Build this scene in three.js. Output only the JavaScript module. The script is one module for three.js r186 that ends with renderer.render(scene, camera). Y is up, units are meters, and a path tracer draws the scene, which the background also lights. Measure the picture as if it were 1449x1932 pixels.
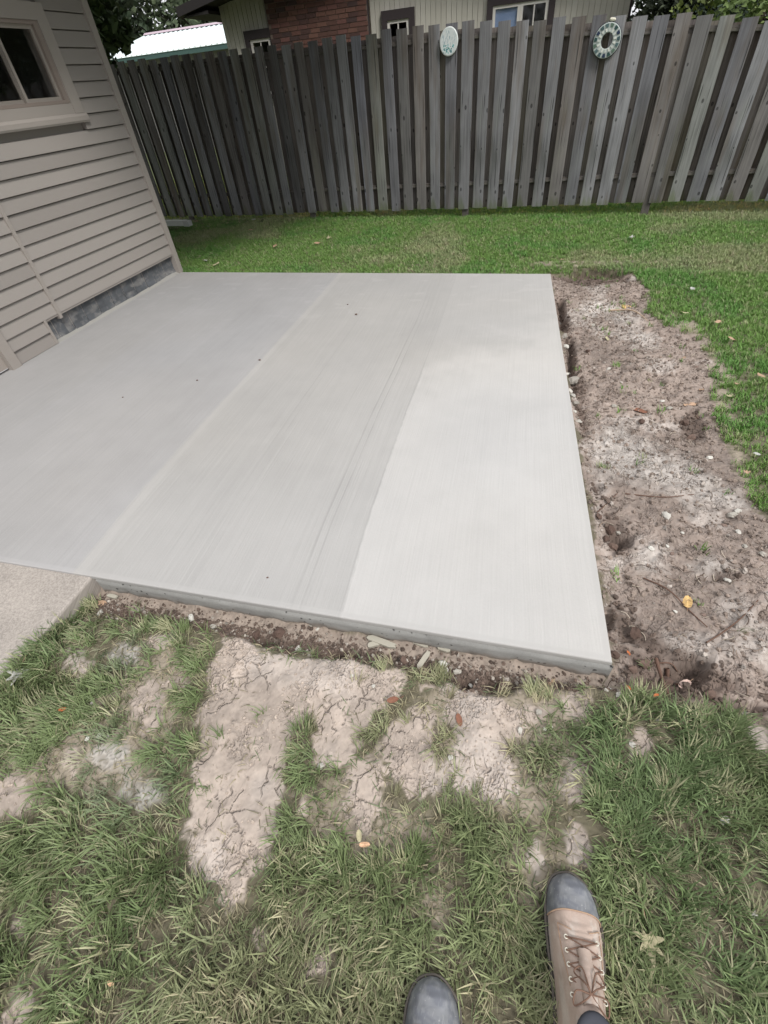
import * as THREE from 'three';
import { mergeGeometries } from 'three/addons/utils/BufferGeometryUtils.js';

// ------------------------------------------------------------------ camera, sky, sun, exposure
const scene = new THREE.Scene();
const camera = new THREE.PerspectiveCamera(96.45, 768 / 1024, 0.05, 400);
camera.position.set(0, 1.5, 0);
camera.quaternion.setFromRotationMatrix(new THREE.Matrix4().makeBasis(
  new THREE.Vector3(0.971580, -0.084021, -0.221296), new THREE.Vector3(-0.093846, 0.721546, -0.685977), new THREE.Vector3(0.217312, 0.687250, 0.693155)));
const SUN_DIR = new THREE.Vector3(0.50, 0.76, 0.36).normalize();
const sun = new THREE.DirectionalLight(new THREE.Color(1.0, 0.97, 0.92), 1.5);
sun.position.copy(SUN_DIR).multiplyScalar(40); sun.target.position.set(0, 0, -3);
sun.castShadow = true; sun.shadow.radius = 28; sun.shadow.mapSize.set(2048, 2048);
Object.assign(sun.shadow.camera, { left: -18, right: 18, top: 18, bottom: -18, near: 1, far: 90 });
scene.add(sun, sun.target);
{ // overcast sky: an even white cloud deck, a little brighter overhead
  const w = 64, h = 32, d = new Float32Array(w * h * 4);
  for (let j = 0; j < h; j++) for (let i = 0; i < w; i++) {
    const el = ((j + 0.5) / h - 0.5) * Math.PI, s = Math.max(0, Math.sin(el)), k = 0.55 + 0.38 * s, o = (j * w + i) * 4;
    d[o] = 0.975 * k; d[o + 1] = 0.99 * k; d[o + 2] = 1.02 * k; d[o + 3] = 1;
  }
  const sky = new THREE.DataTexture(d, w, h, THREE.RGBAFormat, THREE.FloatType);
  sky.mapping = THREE.EquirectangularReflectionMapping; sky.magFilter = THREE.LinearFilter; sky.needsUpdate = true;
  scene.background = sky; scene.environment = sky;
}
const renderer = new THREE.WebGLRenderer({ antialias: true });
renderer.toneMapping = THREE.LinearToneMapping;
renderer.toneMappingExposure = 1.7;
renderer.shadowMap.enabled = true;

// ------------------------------------------------------------------ helpers
let seed = 12345;
const rnd = () => { seed = (seed + 0x6d2b79f5) | 0; let t = Math.imul(seed ^ (seed >>> 15), 1 | seed); t = (t + Math.imul(t ^ (t >>> 7), 61 | t)) ^ t; return ((t ^ (t >>> 14)) >>> 0) / 4294967296; };
const rr = (a, b) => a + (b - a) * rnd();
const clamp = (v, a = 0, b = 1) => (v < a ? a : v > b ? b : v);
const sstep = (a, b, v) => { const t = clamp((v - a) / (b - a)); return t * t * (3 - 2 * t); };
const lerp = (a, b, t) => a + (b - a) * t;
const hash = (i, j) => { let h = Math.imul(i, 374761393) + Math.imul(j, 668265263) | 0; h = Math.imul(h ^ (h >>> 13), 1274126177); return ((h ^ (h >>> 16)) >>> 0) / 4294967296; };
function noise(x, y) {                                             // value noise, 0..1
  const i = Math.floor(x), j = Math.floor(y); let u = x - i, v = y - j; u = u * u * (3 - 2 * u); v = v * v * (3 - 2 * v);
  const a = hash(i, j), b = hash(i + 1, j), c = hash(i, j + 1), d = hash(i + 1, j + 1);
  return a + (b - a) * u + (c - a) * v + (a - b - c + d) * u * v;
}
function fbm(x, y, n = 4) { let s = 0, a = 0.5; for (let k = 0; k < n; k++) { s += a * noise(x, y); x = x * 2.03 + 17.1; y = y * 2.03 + 9.7; a *= 0.5; } return s / (1 - Math.pow(0.5, n)); }
function cells(x, y) {                                             // Voronoi: distance to the border between cells, and the cell's own random
  const i0 = Math.floor(x), j0 = Math.floor(y); let f1 = 9, f2 = 9, id = 0;
  for (let j = j0 - 1; j <= j0 + 1; j++) for (let i = i0 - 1; i <= i0 + 1; i++) {
    const dx = i + hash(i, j) - x, dy = j + hash(i + 71, j - 33) - y, d = dx * dx + dy * dy;
    if (d < f1) { f2 = f1; f1 = d; id = hash(i - 13, j + 57); } else if (d < f2) f2 = d;
  }
  return [Math.sqrt(f2) - Math.sqrt(f1), id];
}
const taken = new Map();
function numbered(n) { const k = taken.get(n) || 0; taken.set(n, k + 1); return k ? n + '_' + String(k).padStart(3, '0') : n; }
function tag(o, label, category, group, kind) {
  if (label) o.userData.label = label; if (category) o.userData.category = category; if (group) o.userData.group = group; if (kind) o.userData.kind = kind; return o;
}
function thing(name, label, category, pos = [0, 0, 0], turn = 0, group) {
  const o = new THREE.Group(); o.name = numbered(name); scene.add(o); o.position.set(...pos); o.rotation.y = turn; return tag(o, label, category, group);
}
function part(name, geo, mat, parent) { const m = new THREE.Mesh(geo, mat); m.name = name; parent.add(m); return m; }
function single(name, geo, mat, label, category, group, kind) { const m = new THREE.Mesh(geo, mat); m.name = numbered(name); scene.add(m); return tag(m, label, category, group, kind); }
const srgb = (r, g, b) => new THREE.Color().setRGB(r / 255, g / 255, b / 255, THREE.SRGBColorSpace);
const toS = (v) => { v = clamp(v); return 255 * (v <= 0.0031308 ? v * 12.92 : 1.055 * Math.pow(v, 1 / 2.4) - 0.055); };
function tex(w, h, fn, color = true) {                             // fn(u, v, out) fills linear colour 0..1; row 0 is v = 0
  const d = new Uint8Array(w * h * 4), o = [0, 0, 0];
  for (let j = 0; j < h; j++) for (let i = 0; i < w; i++) {
    fn((i + 0.5) / w, (j + 0.5) / h, o); const k = (j * w + i) * 4;
    for (let c = 0; c < 3; c++) d[k + c] = color ? toS(o[c]) : 255 * clamp(o[c]); d[k + 3] = 255;
  }
  const t = new THREE.DataTexture(d, w, h); t.magFilter = THREE.LinearFilter; t.minFilter = THREE.LinearMipmapLinearFilter; t.generateMipmaps = true;
  if (color) t.colorSpace = THREE.SRGBColorSpace; t.wrapS = t.wrapT = THREE.RepeatWrapping; t.needsUpdate = true; return t;
}
const std = (o) => new THREE.MeshStandardMaterial({ roughness: 0.9, ...o });
function box(w, h, d, x = 0, y = 0, z = 0) { const g = new THREE.BoxGeometry(w, h, d); g.translate(x, y, z); return g; }   // centred at x, y, z
function between(x0, x1, y0, y1, z0, z1) { return box(x1 - x0, y1 - y0, z1 - z0, (x0 + x1) / 2, (y0 + y1) / 2, (z0 + z1) / 2); }
function prism(pts, z0, z1) {                                      // polygon in x, y pulled from z0 to z1
  const g = new THREE.ExtrudeGeometry(new THREE.Shape(pts.map((p) => new THREE.Vector2(...p))), { depth: z1 - z0, bevelEnabled: false }); g.translate(0, 0, z0); return g;
}
function tube(pts, r, seg = 12, rad = 5) { return new THREE.TubeGeometry(new THREE.CatmullRomCurve3(pts.map((p) => new THREE.Vector3(...p))), seg, r, rad, false); }

// ------------------------------------------------------------------ ground: outlines of bare soil, in metres (x, z)
const CLAY = [[[-0.928,-0.787],[-0.979,-0.685],[-0.946,-0.584],[-0.915,-0.491],[-0.86,-0.394],[-0.845,-0.269],[-0.814,-0.202],[-0.745,-0.162],[-0.685,-0.086],[-0.614,-0.078],[-0.582,-0.017],[-0.543,-0.015],[-0.522,-0.052],[-0.505,-0.101],[-0.493,-0.164],[-0.522,-0.222],[-0.545,-0.3],[-0.575,-0.401],[-0.586,-0.474],[-0.594,-0.543],[-0.512,-0.559],[-0.446,-0.476],[-0.418,-0.416],[-0.368,-0.426],[-0.335,-0.465],[-0.331,-0.585],[-0.258,-0.673],[-0.246,-0.754],[-0.365,-0.795],[-0.525,-0.778],[-0.638,-0.735],[-0.797,-0.751],[-0.893,-0.786]],[[-0.255,-0.497],[-0.201,-0.574],[-0.156,-0.618],[-0.121,-0.625],[-0.111,-0.509],[-0.101,-0.391],[-0.136,-0.367],[-0.189,-0.388],[-0.256,-0.464]],[[-0.043,-0.713],[0.079,-0.755],[0.185,-0.683],[0.202,-0.652],[0.138,-0.558],[0.156,-0.472],[0.098,-0.405],[0.024,-0.389],[-0.04,-0.404],[-0.059,-0.488],[-0.009,-0.561],[-0.05,-0.621]],[[-0.347,-0.415],[-0.294,-0.441],[-0.249,-0.435],[-0.217,-0.367],[-0.196,-0.277],[-0.197,-0.215],[-0.244,-0.193],[-0.282,-0.246],[-0.342,-0.342]],[[-0.138,-0.231],[-0.139,-0.214],[-0.146,-0.2],[-0.158,-0.199],[-0.169,-0.214],[-0.176,-0.232],[-0.169,-0.249],[-0.158,-0.259],[-0.143,-0.25]],[[-1.429,-0.582],[-1.419,-0.547],[-1.453,-0.529],[-1.501,-0.526],[-1.548,-0.54],[-1.567,-0.577],[-1.567,-0.604],[-1.52,-0.613],[-1.478,-0.607]],[[-1.034,-0.469],[-1.025,-0.426],[-1.041,-0.394],[-1.083,-0.385],[-1.137,-0.42],[-1.182,-0.466],[-1.168,-0.508],[-1.137,-0.535],[-1.074,-0.52]],[[-0.984,-0.577],[-0.978,-0.56],[-1.002,-0.543],[-1.03,-0.539],[-1.066,-0.551],[-1.07,-0.57],[-1.06,-0.588],[-1.035,-0.601],[-1.005,-0.595]],[[-1.159,-0.742],[-1.16,-0.725],[-1.189,-0.708],[-1.224,-0.702],[-1.262,-0.713],[-1.263,-0.733],[-1.254,-0.749],[-1.221,-0.762],[-1.189,-0.757]],[[-1.195,-0.237],[-1.178,-0.197],[-1.176,-0.169],[-1.213,-0.176],[-1.254,-0.205],[-1.293,-0.239],[-1.304,-0.281],[-1.283,-0.294],[-1.231,-0.271]],[[-1.326,-0.148],[-1.321,-0.116],[-1.348,-0.101],[-1.394,-0.096],[-1.433,-0.108],[-1.459,-0.139],[-1.462,-0.163],[-1.417,-0.172],[-1.375,-0.169]],[[0.353,-0.374],[0.346,-0.349],[0.325,-0.329],[0.305,-0.325],[0.29,-0.346],[0.298,-0.375],[0.309,-0.398],[0.332,-0.413],[0.346,-0.403]],[[0.354,-0.519],[0.341,-0.485],[0.328,-0.468],[0.311,-0.476],[0.304,-0.495],[0.303,-0.526],[0.315,-0.556],[0.333,-0.559],[0.348,-0.544]],[[0.551,-0.668],[0.547,-0.654],[0.526,-0.644],[0.507,-0.64],[0.491,-0.648],[0.495,-0.665],[0.512,-0.678],[0.533,-0.686],[0.551,-0.684]],[[-1.079,0.127],[-1.063,0.146],[-1.072,0.155],[-1.092,0.153],[-1.116,0.145],[-1.135,0.127],[-1.135,0.109],[-1.119,0.106],[-1.095,0.111]],[[-0.443,-0.004],[-0.447,0.006],[-0.456,0.016],[-0.472,0.018],[-0.484,0.01],[-0.487,0.001],[-0.485,-0.009],[-0.471,-0.016],[-0.456,-0.012]],[[-0.296,0.012],[-0.296,0.018],[-0.305,0.024],[-0.315,0.026],[-0.326,0.022],[-0.325,0.016],[-0.32,0.01],[-0.311,0.005],[-0.301,0.007]],[[0.908,-0.738],[0.892,-0.715],[0.873,-0.702],[0.854,-0.698],[0.85,-0.714],[0.86,-0.741],[0.872,-0.758],[0.894,-0.768],[0.905,-0.762]],[[0.788,-0.403],[0.783,-0.39],[0.771,-0.384],[0.76,-0.382],[0.754,-0.389],[0.757,-0.402],[0.77,-0.413],[0.781,-0.417],[0.791,-0.415]],[[-0.958,0.248],[-0.952,0.26],[-0.96,0.269],[-0.973,0.273],[-0.994,0.265],[-1.003,0.251],[-1.004,0.241],[-0.994,0.233],[-0.978,0.236]],[[-0.432,-0.295],[-0.425,-0.268],[-0.435,-0.257],[-0.45,-0.259],[-0.468,-0.273],[-0.48,-0.301],[-0.475,-0.323],[-0.461,-0.326],[-0.442,-0.319]],[[0.242,-0.32],[0.24,-0.306],[0.221,-0.294],[0.202,-0.289],[0.185,-0.299],[0.185,-0.316],[0.202,-0.33],[0.221,-0.34],[0.24,-0.337]],[[-0.034,-0.22],[-0.031,-0.188],[-0.041,-0.175],[-0.054,-0.181],[-0.067,-0.198],[-0.074,-0.229],[-0.066,-0.257],[-0.054,-0.259],[-0.039,-0.246]],[[0.053,0.004],[0.054,0.021],[0.043,0.031],[0.032,0.028],[0.021,0.019],[0.021,0.001],[0.027,-0.015],[0.038,-0.017],[0.048,-0.01]],[[-0.371,-0.085],[-0.373,-0.076],[-0.382,-0.069],[-0.394,-0.069],[-0.404,-0.074],[-0.405,-0.082],[-0.403,-0.091],[-0.391,-0.095],[-0.381,-0.091]],[[0.387,-0.74],[0.38,-0.719],[0.35,-0.699],[0.319,-0.693],[0.295,-0.709],[0.292,-0.733],[0.323,-0.755],[0.355,-0.77],[0.387,-0.765]],[[0.051,-0.769],[0.046,-0.752],[-0.026,-0.728],[-0.093,-0.716],[-0.16,-0.72],[-0.147,-0.74],[-0.1,-0.763],[-0.029,-0.783],[0.031,-0.785]],[[0.194,-0.776],[0.19,-0.757],[0.145,-0.743],[0.102,-0.739],[0.061,-0.742],[0.063,-0.762],[0.1,-0.782],[0.144,-0.79],[0.187,-0.791]],[[0.275,-0.709],[0.253,-0.686],[0.212,-0.67],[0.165,-0.662],[0.138,-0.671],[0.145,-0.696],[0.164,-0.713],[0.213,-0.726],[0.248,-0.726]]];
const DUST = [[[-1.09,-0.307],[-1.073,-0.277],[-1.11,-0.257],[-1.159,-0.258],[-1.213,-0.267],[-1.23,-0.297],[-1.213,-0.327],[-1.167,-0.335],[-1.116,-0.329]],[[-0.897,-0.236],[-0.908,-0.217],[-0.954,-0.203],[-1.017,-0.193],[-1.062,-0.193],[-1.089,-0.205],[-1.042,-0.227],[-0.982,-0.239],[-0.913,-0.247]],[[-1.289,-0.641],[-1.278,-0.619],[-1.31,-0.597],[-1.355,-0.597],[-1.407,-0.609],[-1.418,-0.63],[-1.399,-0.656],[-1.361,-0.668],[-1.31,-0.659]]];
const STRIP = [[[0.386,-5.168],[1.089,-5.173],[1.189,-4.767],[1.139,-4.202],[1.179,-3.881],[1.389,-3.693],[1.346,-3.234],[1.275,-2.881],[1.214,-2.579],[1.213,-2.37],[1.175,-2.135],[1.175,-1.895],[1.234,-1.745],[1.404,-1.487],[1.107,-0.754],[0.925,-0.826],[0.824,-0.831],[0.705,-0.843],[0.627,-0.847],[0.489,-0.855],[0.468,-0.89],[0.489,-0.928],[0.406,-5.167]]];
const PALE = [[[0.494,-2.374],[0.73,-2.479],[0.898,-2.337],[1.053,-2.121],[1.164,-1.931],[1.192,-1.807],[1.087,-1.811],[0.91,-1.899],[0.709,-1.953],[0.518,-2.014]],[[1.075,-4.036],[1.055,-3.956],[0.946,-3.897],[0.854,-3.917],[0.771,-3.994],[0.79,-4.076],[0.882,-4.157],[0.987,-4.182],[1.072,-4.119]],[[1.106,-3.686],[1.074,-3.616],[0.971,-3.587],[0.878,-3.585],[0.805,-3.635],[0.844,-3.721],[0.903,-3.771],[1.007,-3.787],[1.076,-3.763]],[[0.748,-1.44],[0.728,-1.357],[0.684,-1.313],[0.651,-1.335],[0.625,-1.386],[0.638,-1.466],[0.685,-1.548],[0.725,-1.555],[0.756,-1.509]],[[0.574,-1.328],[0.556,-1.242],[0.527,-1.178],[0.504,-1.194],[0.495,-1.273],[0.498,-1.359],[0.533,-1.453],[0.563,-1.487],[0.583,-1.421]],[[0.999,-1.087],[0.983,-1.048],[0.921,-1.018],[0.868,-1.007],[0.827,-1.033],[0.846,-1.081],[0.898,-1.119],[0.958,-1.142],[1.004,-1.134]],[[0.549,-1.775],[0.534,-1.648],[0.506,-1.576],[0.486,-1.568],[0.477,-1.682],[0.495,-1.844],[0.521,-1.954],[0.55,-2.015],[0.563,-1.948]],[[1.004,-1.451],[0.977,-1.416],[0.919,-1.384],[0.866,-1.376],[0.835,-1.405],[0.858,-1.446],[0.89,-1.479],[0.951,-1.504],[0.986,-1.489]],[[0.905,-4.262],[0.825,-4.131],[0.726,-4.037],[0.609,-4.041],[0.566,-4.181],[0.575,-4.339],[0.64,-4.463],[0.772,-4.528],[0.859,-4.435]]];
const DARK = [[[0.414,-4.52],[0.486,-4.518],[0.512,-3.623],[0.536,-3.113],[0.54,-2.517],[0.499,-2.296],[0.483,-2.631],[0.464,-3.439]],[[0.509,-1.97],[0.539,-1.851],[0.603,-1.656],[0.623,-1.512],[0.554,-1.47],[0.532,-1.664]],[[0.527,-1.24],[0.591,-1.151],[0.679,-1.041],[0.788,-0.998],[0.955,-0.923],[0.937,-0.866],[0.766,-0.906],[0.572,-1.022],[0.509,-1.09]],[[0.487,-1.063],[0.572,-1.022],[0.717,-0.975],[0.766,-0.906],[0.94,-0.875],[0.947,-0.8],[0.837,-0.821],[0.705,-0.843],[0.592,-0.833],[0.532,-0.863],[0.525,-0.94]],[[0.633,-1.61],[0.606,-1.548],[0.579,-1.515],[0.544,-1.508],[0.536,-1.558],[0.535,-1.63],[0.564,-1.678],[0.601,-1.704],[0.631,-1.682]],[[1.152,-2.518],[1.114,-2.437],[1.072,-2.376],[1.033,-2.375],[1.031,-2.458],[1.039,-2.551],[1.088,-2.63],[1.137,-2.673],[1.167,-2.621]],[[0.418,-5.232],[1.119,-5.22],[1.085,-4.973],[0.726,-4.843],[0.428,-5.069]],[[0.601,-1.129],[0.581,-1.073],[0.562,-1.039],[0.54,-1.033],[0.539,-1.083],[0.543,-1.15],[0.562,-1.197],[0.587,-1.224],[0.603,-1.199]],[[1.02,-1.413],[1.002,-1.391],[0.96,-1.374],[0.923,-1.375],[0.897,-1.385],[0.913,-1.405],[0.936,-1.426],[0.978,-1.433],[1.003,-1.425]]];
const TRENCH = [[[-1.737,-0.945],[-0.484,-0.919],[0.494,-0.911],[0.499,-0.838],[0.395,-0.837],[0.203,-0.806],[0.08,-0.76],[-0.029,-0.759],[-0.127,-0.791],[-0.366,-0.794],[-0.569,-0.775],[-0.743,-0.774],[-0.897,-0.811],[-1.088,-0.81],[-1.289,-0.811],[-1.49,-0.798],[-1.588,-0.803],[-1.648,-0.758],[-1.642,-0.681],[-1.702,-0.818]]];
const HOLE = [[[0.505,-3.23],[0.48,-2.907],[0.463,-2.8],[0.455,-2.886],[0.458,-3.073],[0.473,-3.419],[0.503,-3.724],[0.517,-3.71],[0.522,-3.527]],[[0.479,-4.085],[0.467,-3.881],[0.448,-3.738],[0.438,-3.789],[0.436,-3.981],[0.444,-4.192],[0.466,-4.413],[0.483,-4.483],[0.489,-4.308]],[[0.8,-0.971],[0.792,-0.956],[0.743,-0.937],[0.7,-0.93],[0.662,-0.937],[0.677,-0.956],[0.709,-0.974],[0.756,-0.989],[0.791,-0.986]],[[0.516,-1.176],[0.507,-1.112],[0.497,-1.089],[0.49,-1.092],[0.488,-1.135],[0.499,-1.211],[0.508,-1.257],[0.517,-1.267],[0.52,-1.245]],[[-0.735,-0.827],[-0.75,-0.8],[-0.776,-0.786],[-0.822,-0.786],[-0.846,-0.797],[-0.864,-0.817],[-0.846,-0.84],[-0.804,-0.847],[-0.76,-0.842]],[[0.119,-0.806],[0.106,-0.786],[0.09,-0.77],[0.066,-0.771],[0.056,-0.786],[0.051,-0.802],[0.063,-0.822],[0.086,-0.831],[0.107,-0.821]],[[-0.422,-0.82],[-0.438,-0.806],[-0.463,-0.797],[-0.499,-0.79],[-0.518,-0.796],[-0.532,-0.806],[-0.508,-0.818],[-0.473,-0.827],[-0.437,-0.83]],[[-0.274,-0.84],[-0.276,-0.829],[-0.296,-0.818],[-0.318,-0.818],[-0.337,-0.824],[-0.333,-0.834],[-0.324,-0.845],[-0.302,-0.851],[-0.285,-0.847]],[[-1.346,-0.823],[-1.356,-0.813],[-1.377,-0.803],[-1.408,-0.799],[-1.43,-0.804],[-1.431,-0.812],[-1.424,-0.821],[-1.394,-0.829],[-1.369,-0.828]],[[0.576,-1.062],[0.566,-1.047],[0.552,-1.036],[0.537,-1.036],[0.531,-1.047],[0.532,-1.06],[0.542,-1.074],[0.558,-1.081],[0.57,-1.074]],[[0.703,-0.885],[0.678,-0.862],[0.635,-0.849],[0.589,-0.844],[0.563,-0.85],[0.574,-0.872],[0.596,-0.889],[0.645,-0.898],[0.678,-0.897]],[[0.925,-0.864],[0.918,-0.852],[0.874,-0.835],[0.835,-0.83],[0.801,-0.835],[0.809,-0.847],[0.844,-0.864],[0.886,-0.876],[0.921,-0.874]],[[1.074,-5.162],[0.973,-5.12],[0.838,-5.091],[0.665,-5.11],[0.589,-5.164],[0.591,-5.215],[0.675,-5.257],[0.854,-5.264],[0.986,-5.219]],[[0.628,-1.579],[0.616,-1.556],[0.599,-1.539],[0.579,-1.543],[0.57,-1.56],[0.566,-1.58],[0.586,-1.604],[0.607,-1.611],[0.627,-1.599]],[[0.014,-0.787],[0.01,-0.778],[-0.007,-0.769],[-0.025,-0.768],[-0.038,-0.773],[-0.034,-0.781],[-0.027,-0.79],[-0.009,-0.796],[0.004,-0.792]]];
const SPARSE = [[[1.132,-4.175],[1.459,-4.012],[1.472,-3.147],[1.254,-2.265],[1.231,-1.82],[1.156,-1.919],[1.236,-2.737],[1.383,-3.536]],[[1.288,-5.508],[1.072,-5.366],[0.779,-5.336],[0.354,-5.385],[0.146,-5.51],[0.014,-5.718],[0.364,-5.808],[0.793,-5.779],[1.208,-5.68]],[[-1.678,-5.762],[-1.918,-5.567],[-2.611,-5.549],[-3.611,-5.644],[-4.369,-5.855],[-4.867,-6.183],[-3.948,-6.272],[-2.914,-6.187],[-1.856,-6.001]],[[-1.56,-0.257],[-1.167,-0.745],[-1.058,-0.764],[-0.905,-0.352],[-1.054,-0.167],[-1.348,-0.049]],[[-0.159,-0.75],[0.392,-0.832],[0.404,-0.611],[0.202,-0.373],[-0.062,-0.344]],[[-0.488,-0.341],[-0.376,-0.425],[-0.194,-0.372],[-0.003,-0.357],[-0.014,-0.207],[-0.413,-0.145]],[[0.048,-0.135],[0.033,-0.052],[-0.001,-0.021],[-0.054,-0.022],[-0.088,-0.062],[-0.12,-0.146],[-0.087,-0.218],[-0.033,-0.231],[0.028,-0.211]],[[0.336,-0.329],[0.294,-0.271],[0.22,-0.238],[0.136,-0.233],[0.086,-0.252],[0.096,-0.305],[0.131,-0.352],[0.224,-0.37],[0.287,-0.36]]];
const FX0 = -2.5, FZ0 = -5.8, FS = 0.0125, FW = 400, FH = 560;
function field(polys) {                                            // signed distance, positive inside any outline
  const f = new Float32Array(FW * FH).fill(-9);
  for (const P of polys) {
    let x0 = 1e9, x1 = -1e9, z0 = 1e9, z1 = -1e9; for (const [x, z] of P) { x0 = Math.min(x0, x); x1 = Math.max(x1, x); z0 = Math.min(z0, z); z1 = Math.max(z1, z); }
    const M = 0.3, i0 = Math.max(0, Math.floor((x0 - M - FX0) / FS)), i1 = Math.min(FW - 1, Math.ceil((x1 + M - FX0) / FS)), j0 = Math.max(0, Math.floor((z0 - M - FZ0) / FS)), j1 = Math.min(FH - 1, Math.ceil((z1 + M - FZ0) / FS));
    for (let j = j0; j <= j1; j++) for (let i = i0; i <= i1; i++) {
      const x = FX0 + i * FS, z = FZ0 + j * FS; let d = 1e9, inside = false;
      for (let a = 0, b = P.length - 1; a < P.length; b = a++) {
        const ax = P[b][0], az = P[b][1], ex = P[a][0] - ax, ez = P[a][1] - az, px = x - ax, pz = z - az, t = clamp((px * ex + pz * ez) / (ex * ex + ez * ez + 1e-12));
        const qx = px - t * ex, qz = pz - t * ez; d = Math.min(d, qx * qx + qz * qz);
        if ((az > z) !== (P[a][1] > z) && x < ex * (z - az) / ez + ax) inside = !inside;
      }
      const s = (inside ? 1 : -1) * Math.sqrt(d), k = j * FW + i; if (s > f[k]) f[k] = s;
    }
  }
  return (x, z) => {
    const u = (x - FX0) / FS, v = (z - FZ0) / FS, i = Math.floor(u), j = Math.floor(v); if (i < 0 || j < 0 || i >= FW - 1 || j >= FH - 1) return -9;
    const a = u - i, b = v - j, k = j * FW + i; return (f[k] * (1 - a) + f[k + 1] * a) * (1 - b) + (f[k + FW] * (1 - a) + f[k + FW + 1] * a) * b;
  };
}
const fClay = field(CLAY), fDust = field(DUST), fStrip = field(STRIP), fPale = field(PALE), fDark = field(DARK), fTrench = field(TRENCH), fHole = field(HOLE), fSparse = field(SPARSE);
const SLAB = [[-3.93, -5.29], [0.391, -4.968], [0.471, -0.892], [-1.67, -0.924], [-4.06, -0.962]];        // far left, far right, near right, meeting the path, house
const PATH_X = -1.695, PATH_Z = -0.93;
const edgeX = (z) => 0.391 + (z + 4.968) / 4.076 * 0.08;            // right edge of the slab
const nearZ = (x) => -0.892 - (0.471 - x) * 0.015;                  // near edge of the slab
const farZ = (x) => -4.968 - (0.391 - x) * 0.0745;                  // far edge of the slab
const wallX = (z) => -3.871 - 0.03 * (z + 5.283);
const inSlab = (x, z, m = 0) => x < edgeX(z) - m && z < nearZ(x) - m && z > farZ(x) + m && x > wallX(z) - 0.3;
const inPath = (x, z, m = 0) => x < PATH_X - m && z > PATH_Z + m && x > -3.6;
const inHouse = (x, z, m = 0) => x < wallX(z) - m && z > -5.29 + m;
function jag(x, z) { return (fbm(x * 9 + 3, z * 9 + 7, 3) - 0.5) * 0.12 + (noise(x * 55, z * 55) - 0.5) * 0.03; }
const bareAt = (x, z) => Math.max(fClay(x, z), fDust(x, z) - 0.01, fStrip(x, z), fTrench(x, z)) + 0.008 + jag(x, z) * 1.15;
function H(x, z) {                                                  // height of the soil
  let y = -0.058 + (fbm(x * 2.3, z * 2.3, 3) - 0.5) * 0.022;
  if (x > FX0 && x < 2.4 && z > FZ0 && z < 1.1) {
    const c = fClay(x, z); if (c > -0.03) y += sstep(-0.03, 0.05, c) * (0.004 + (cells(x * 27 + 2 * noise(x * 9, z * 9), z * 27 + 2 * noise(x * 9 + 5, z * 9))[1] - 0.5) * 0.007 * noise(x * 5, z * 5 + 3) * 2 + (fbm(x * 14, z * 14, 3) - 0.5) * 0.022 + (noise(x * 60, z * 60) - 0.5) * 0.004);
    const s = fStrip(x, z); if (s > -0.04) { const t = sstep(-0.04, 0.06, s); y = lerp(y, -0.072 + (fbm(x * 5, z * 5, 4) - 0.5) * 0.05 + (fbm(x * 26 + 5, z * 26, 3) - 0.5) * 0.034 + (cells(x * 24, z * 24)[1] - 0.5) * 0.010, t); }
    const q = fTrench(x, z) + (fbm(x * 11, z * 11, 2) - 0.5) * 0.05; if (q > -0.03) y = lerp(y, -0.105 + (fbm(x * 13, z * 13, 3) - 0.5) * 0.03 + (noise(x * 70, z * 70) - 0.5) * 0.012, sstep(-0.03, 0.02, q));
    const k = fDark(x, z) + jag(x, z) * 0.5; if (k > -0.03) y -= sstep(-0.03, 0.05, k) * 0.028 + (k > 0 ? (fbm(x * 35, z * 35, 2) - 0.5) * 0.03 * sstep(0, 0.03, k) : 0);
    const o = fHole(x, z) + jag(x, z) * 0.4; if (o > -0.02) y -= sstep(-0.02, 0.022, o) * 0.085;
  }
  if (z > PATH_Z && x < PATH_X + 0.3 && x > PATH_X - 0.02) y = lerp(y, -0.034 + (fbm(x * 20, z * 20, 2) - 0.5) * 0.02, sstep(PATH_X + 0.3, PATH_X + 0.04, x) * sstep(-0.02, -0.1, fTrench(x, z)));
  if (z < -5 && z > -5.45 && x < 0.4 && x > -3.9) y -= 0.02 * sstep(0.09, 0.02, farZ(x) - z);
  if (inSlab(x, z, 0.03) || inPath(x, z, 0.03)) y = -0.3;
  return Math.min(y, -0.02);
}
const GX0 = -2.4, GX1 = 1.75, GZ0 = -5.55, GZ1 = 0.9;
function sheet(xs, zs, skip) {
  const nx = xs.length, nz = zs.length, p = new Float32Array(nx * nz * 3), uv = new Float32Array(nx * nz * 2), ix = [];
  for (let j = 0; j < nz; j++) for (let i = 0; i < nx; i++) { const k = j * nx + i; p[k * 3] = xs[i]; p[k * 3 + 1] = H(xs[i], zs[j]); p[k * 3 + 2] = zs[j]; uv[k * 2] = (xs[i] - GX0) / (GX1 - GX0); uv[k * 2 + 1] = (zs[j] - GZ0) / (GZ1 - GZ0); }
  for (let j = 0; j < nz - 1; j++) for (let i = 0; i < nx - 1; i++) if (!skip((xs[i] + xs[i + 1]) / 2, (zs[j] + zs[j + 1]) / 2)) { const a = j * nx + i; ix.push(a, a + nx, a + 1, a + 1, a + nx, a + nx + 1); }
  const g = new THREE.BufferGeometry(); g.setAttribute('position', new THREE.BufferAttribute(p, 3)); g.setAttribute('uv', new THREE.BufferAttribute(uv, 2)); g.setIndex(ix); g.computeVertexNormals(); return g;
}
function steps(list) { const r = []; for (const [a, b, s] of list) { const n = Math.max(1, Math.round((b - a) / s)); for (let i = 0; i < n; i++) r.push(a + (b - a) * i / n); } r.push(list[list.length - 1][1]); return r; }
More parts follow.
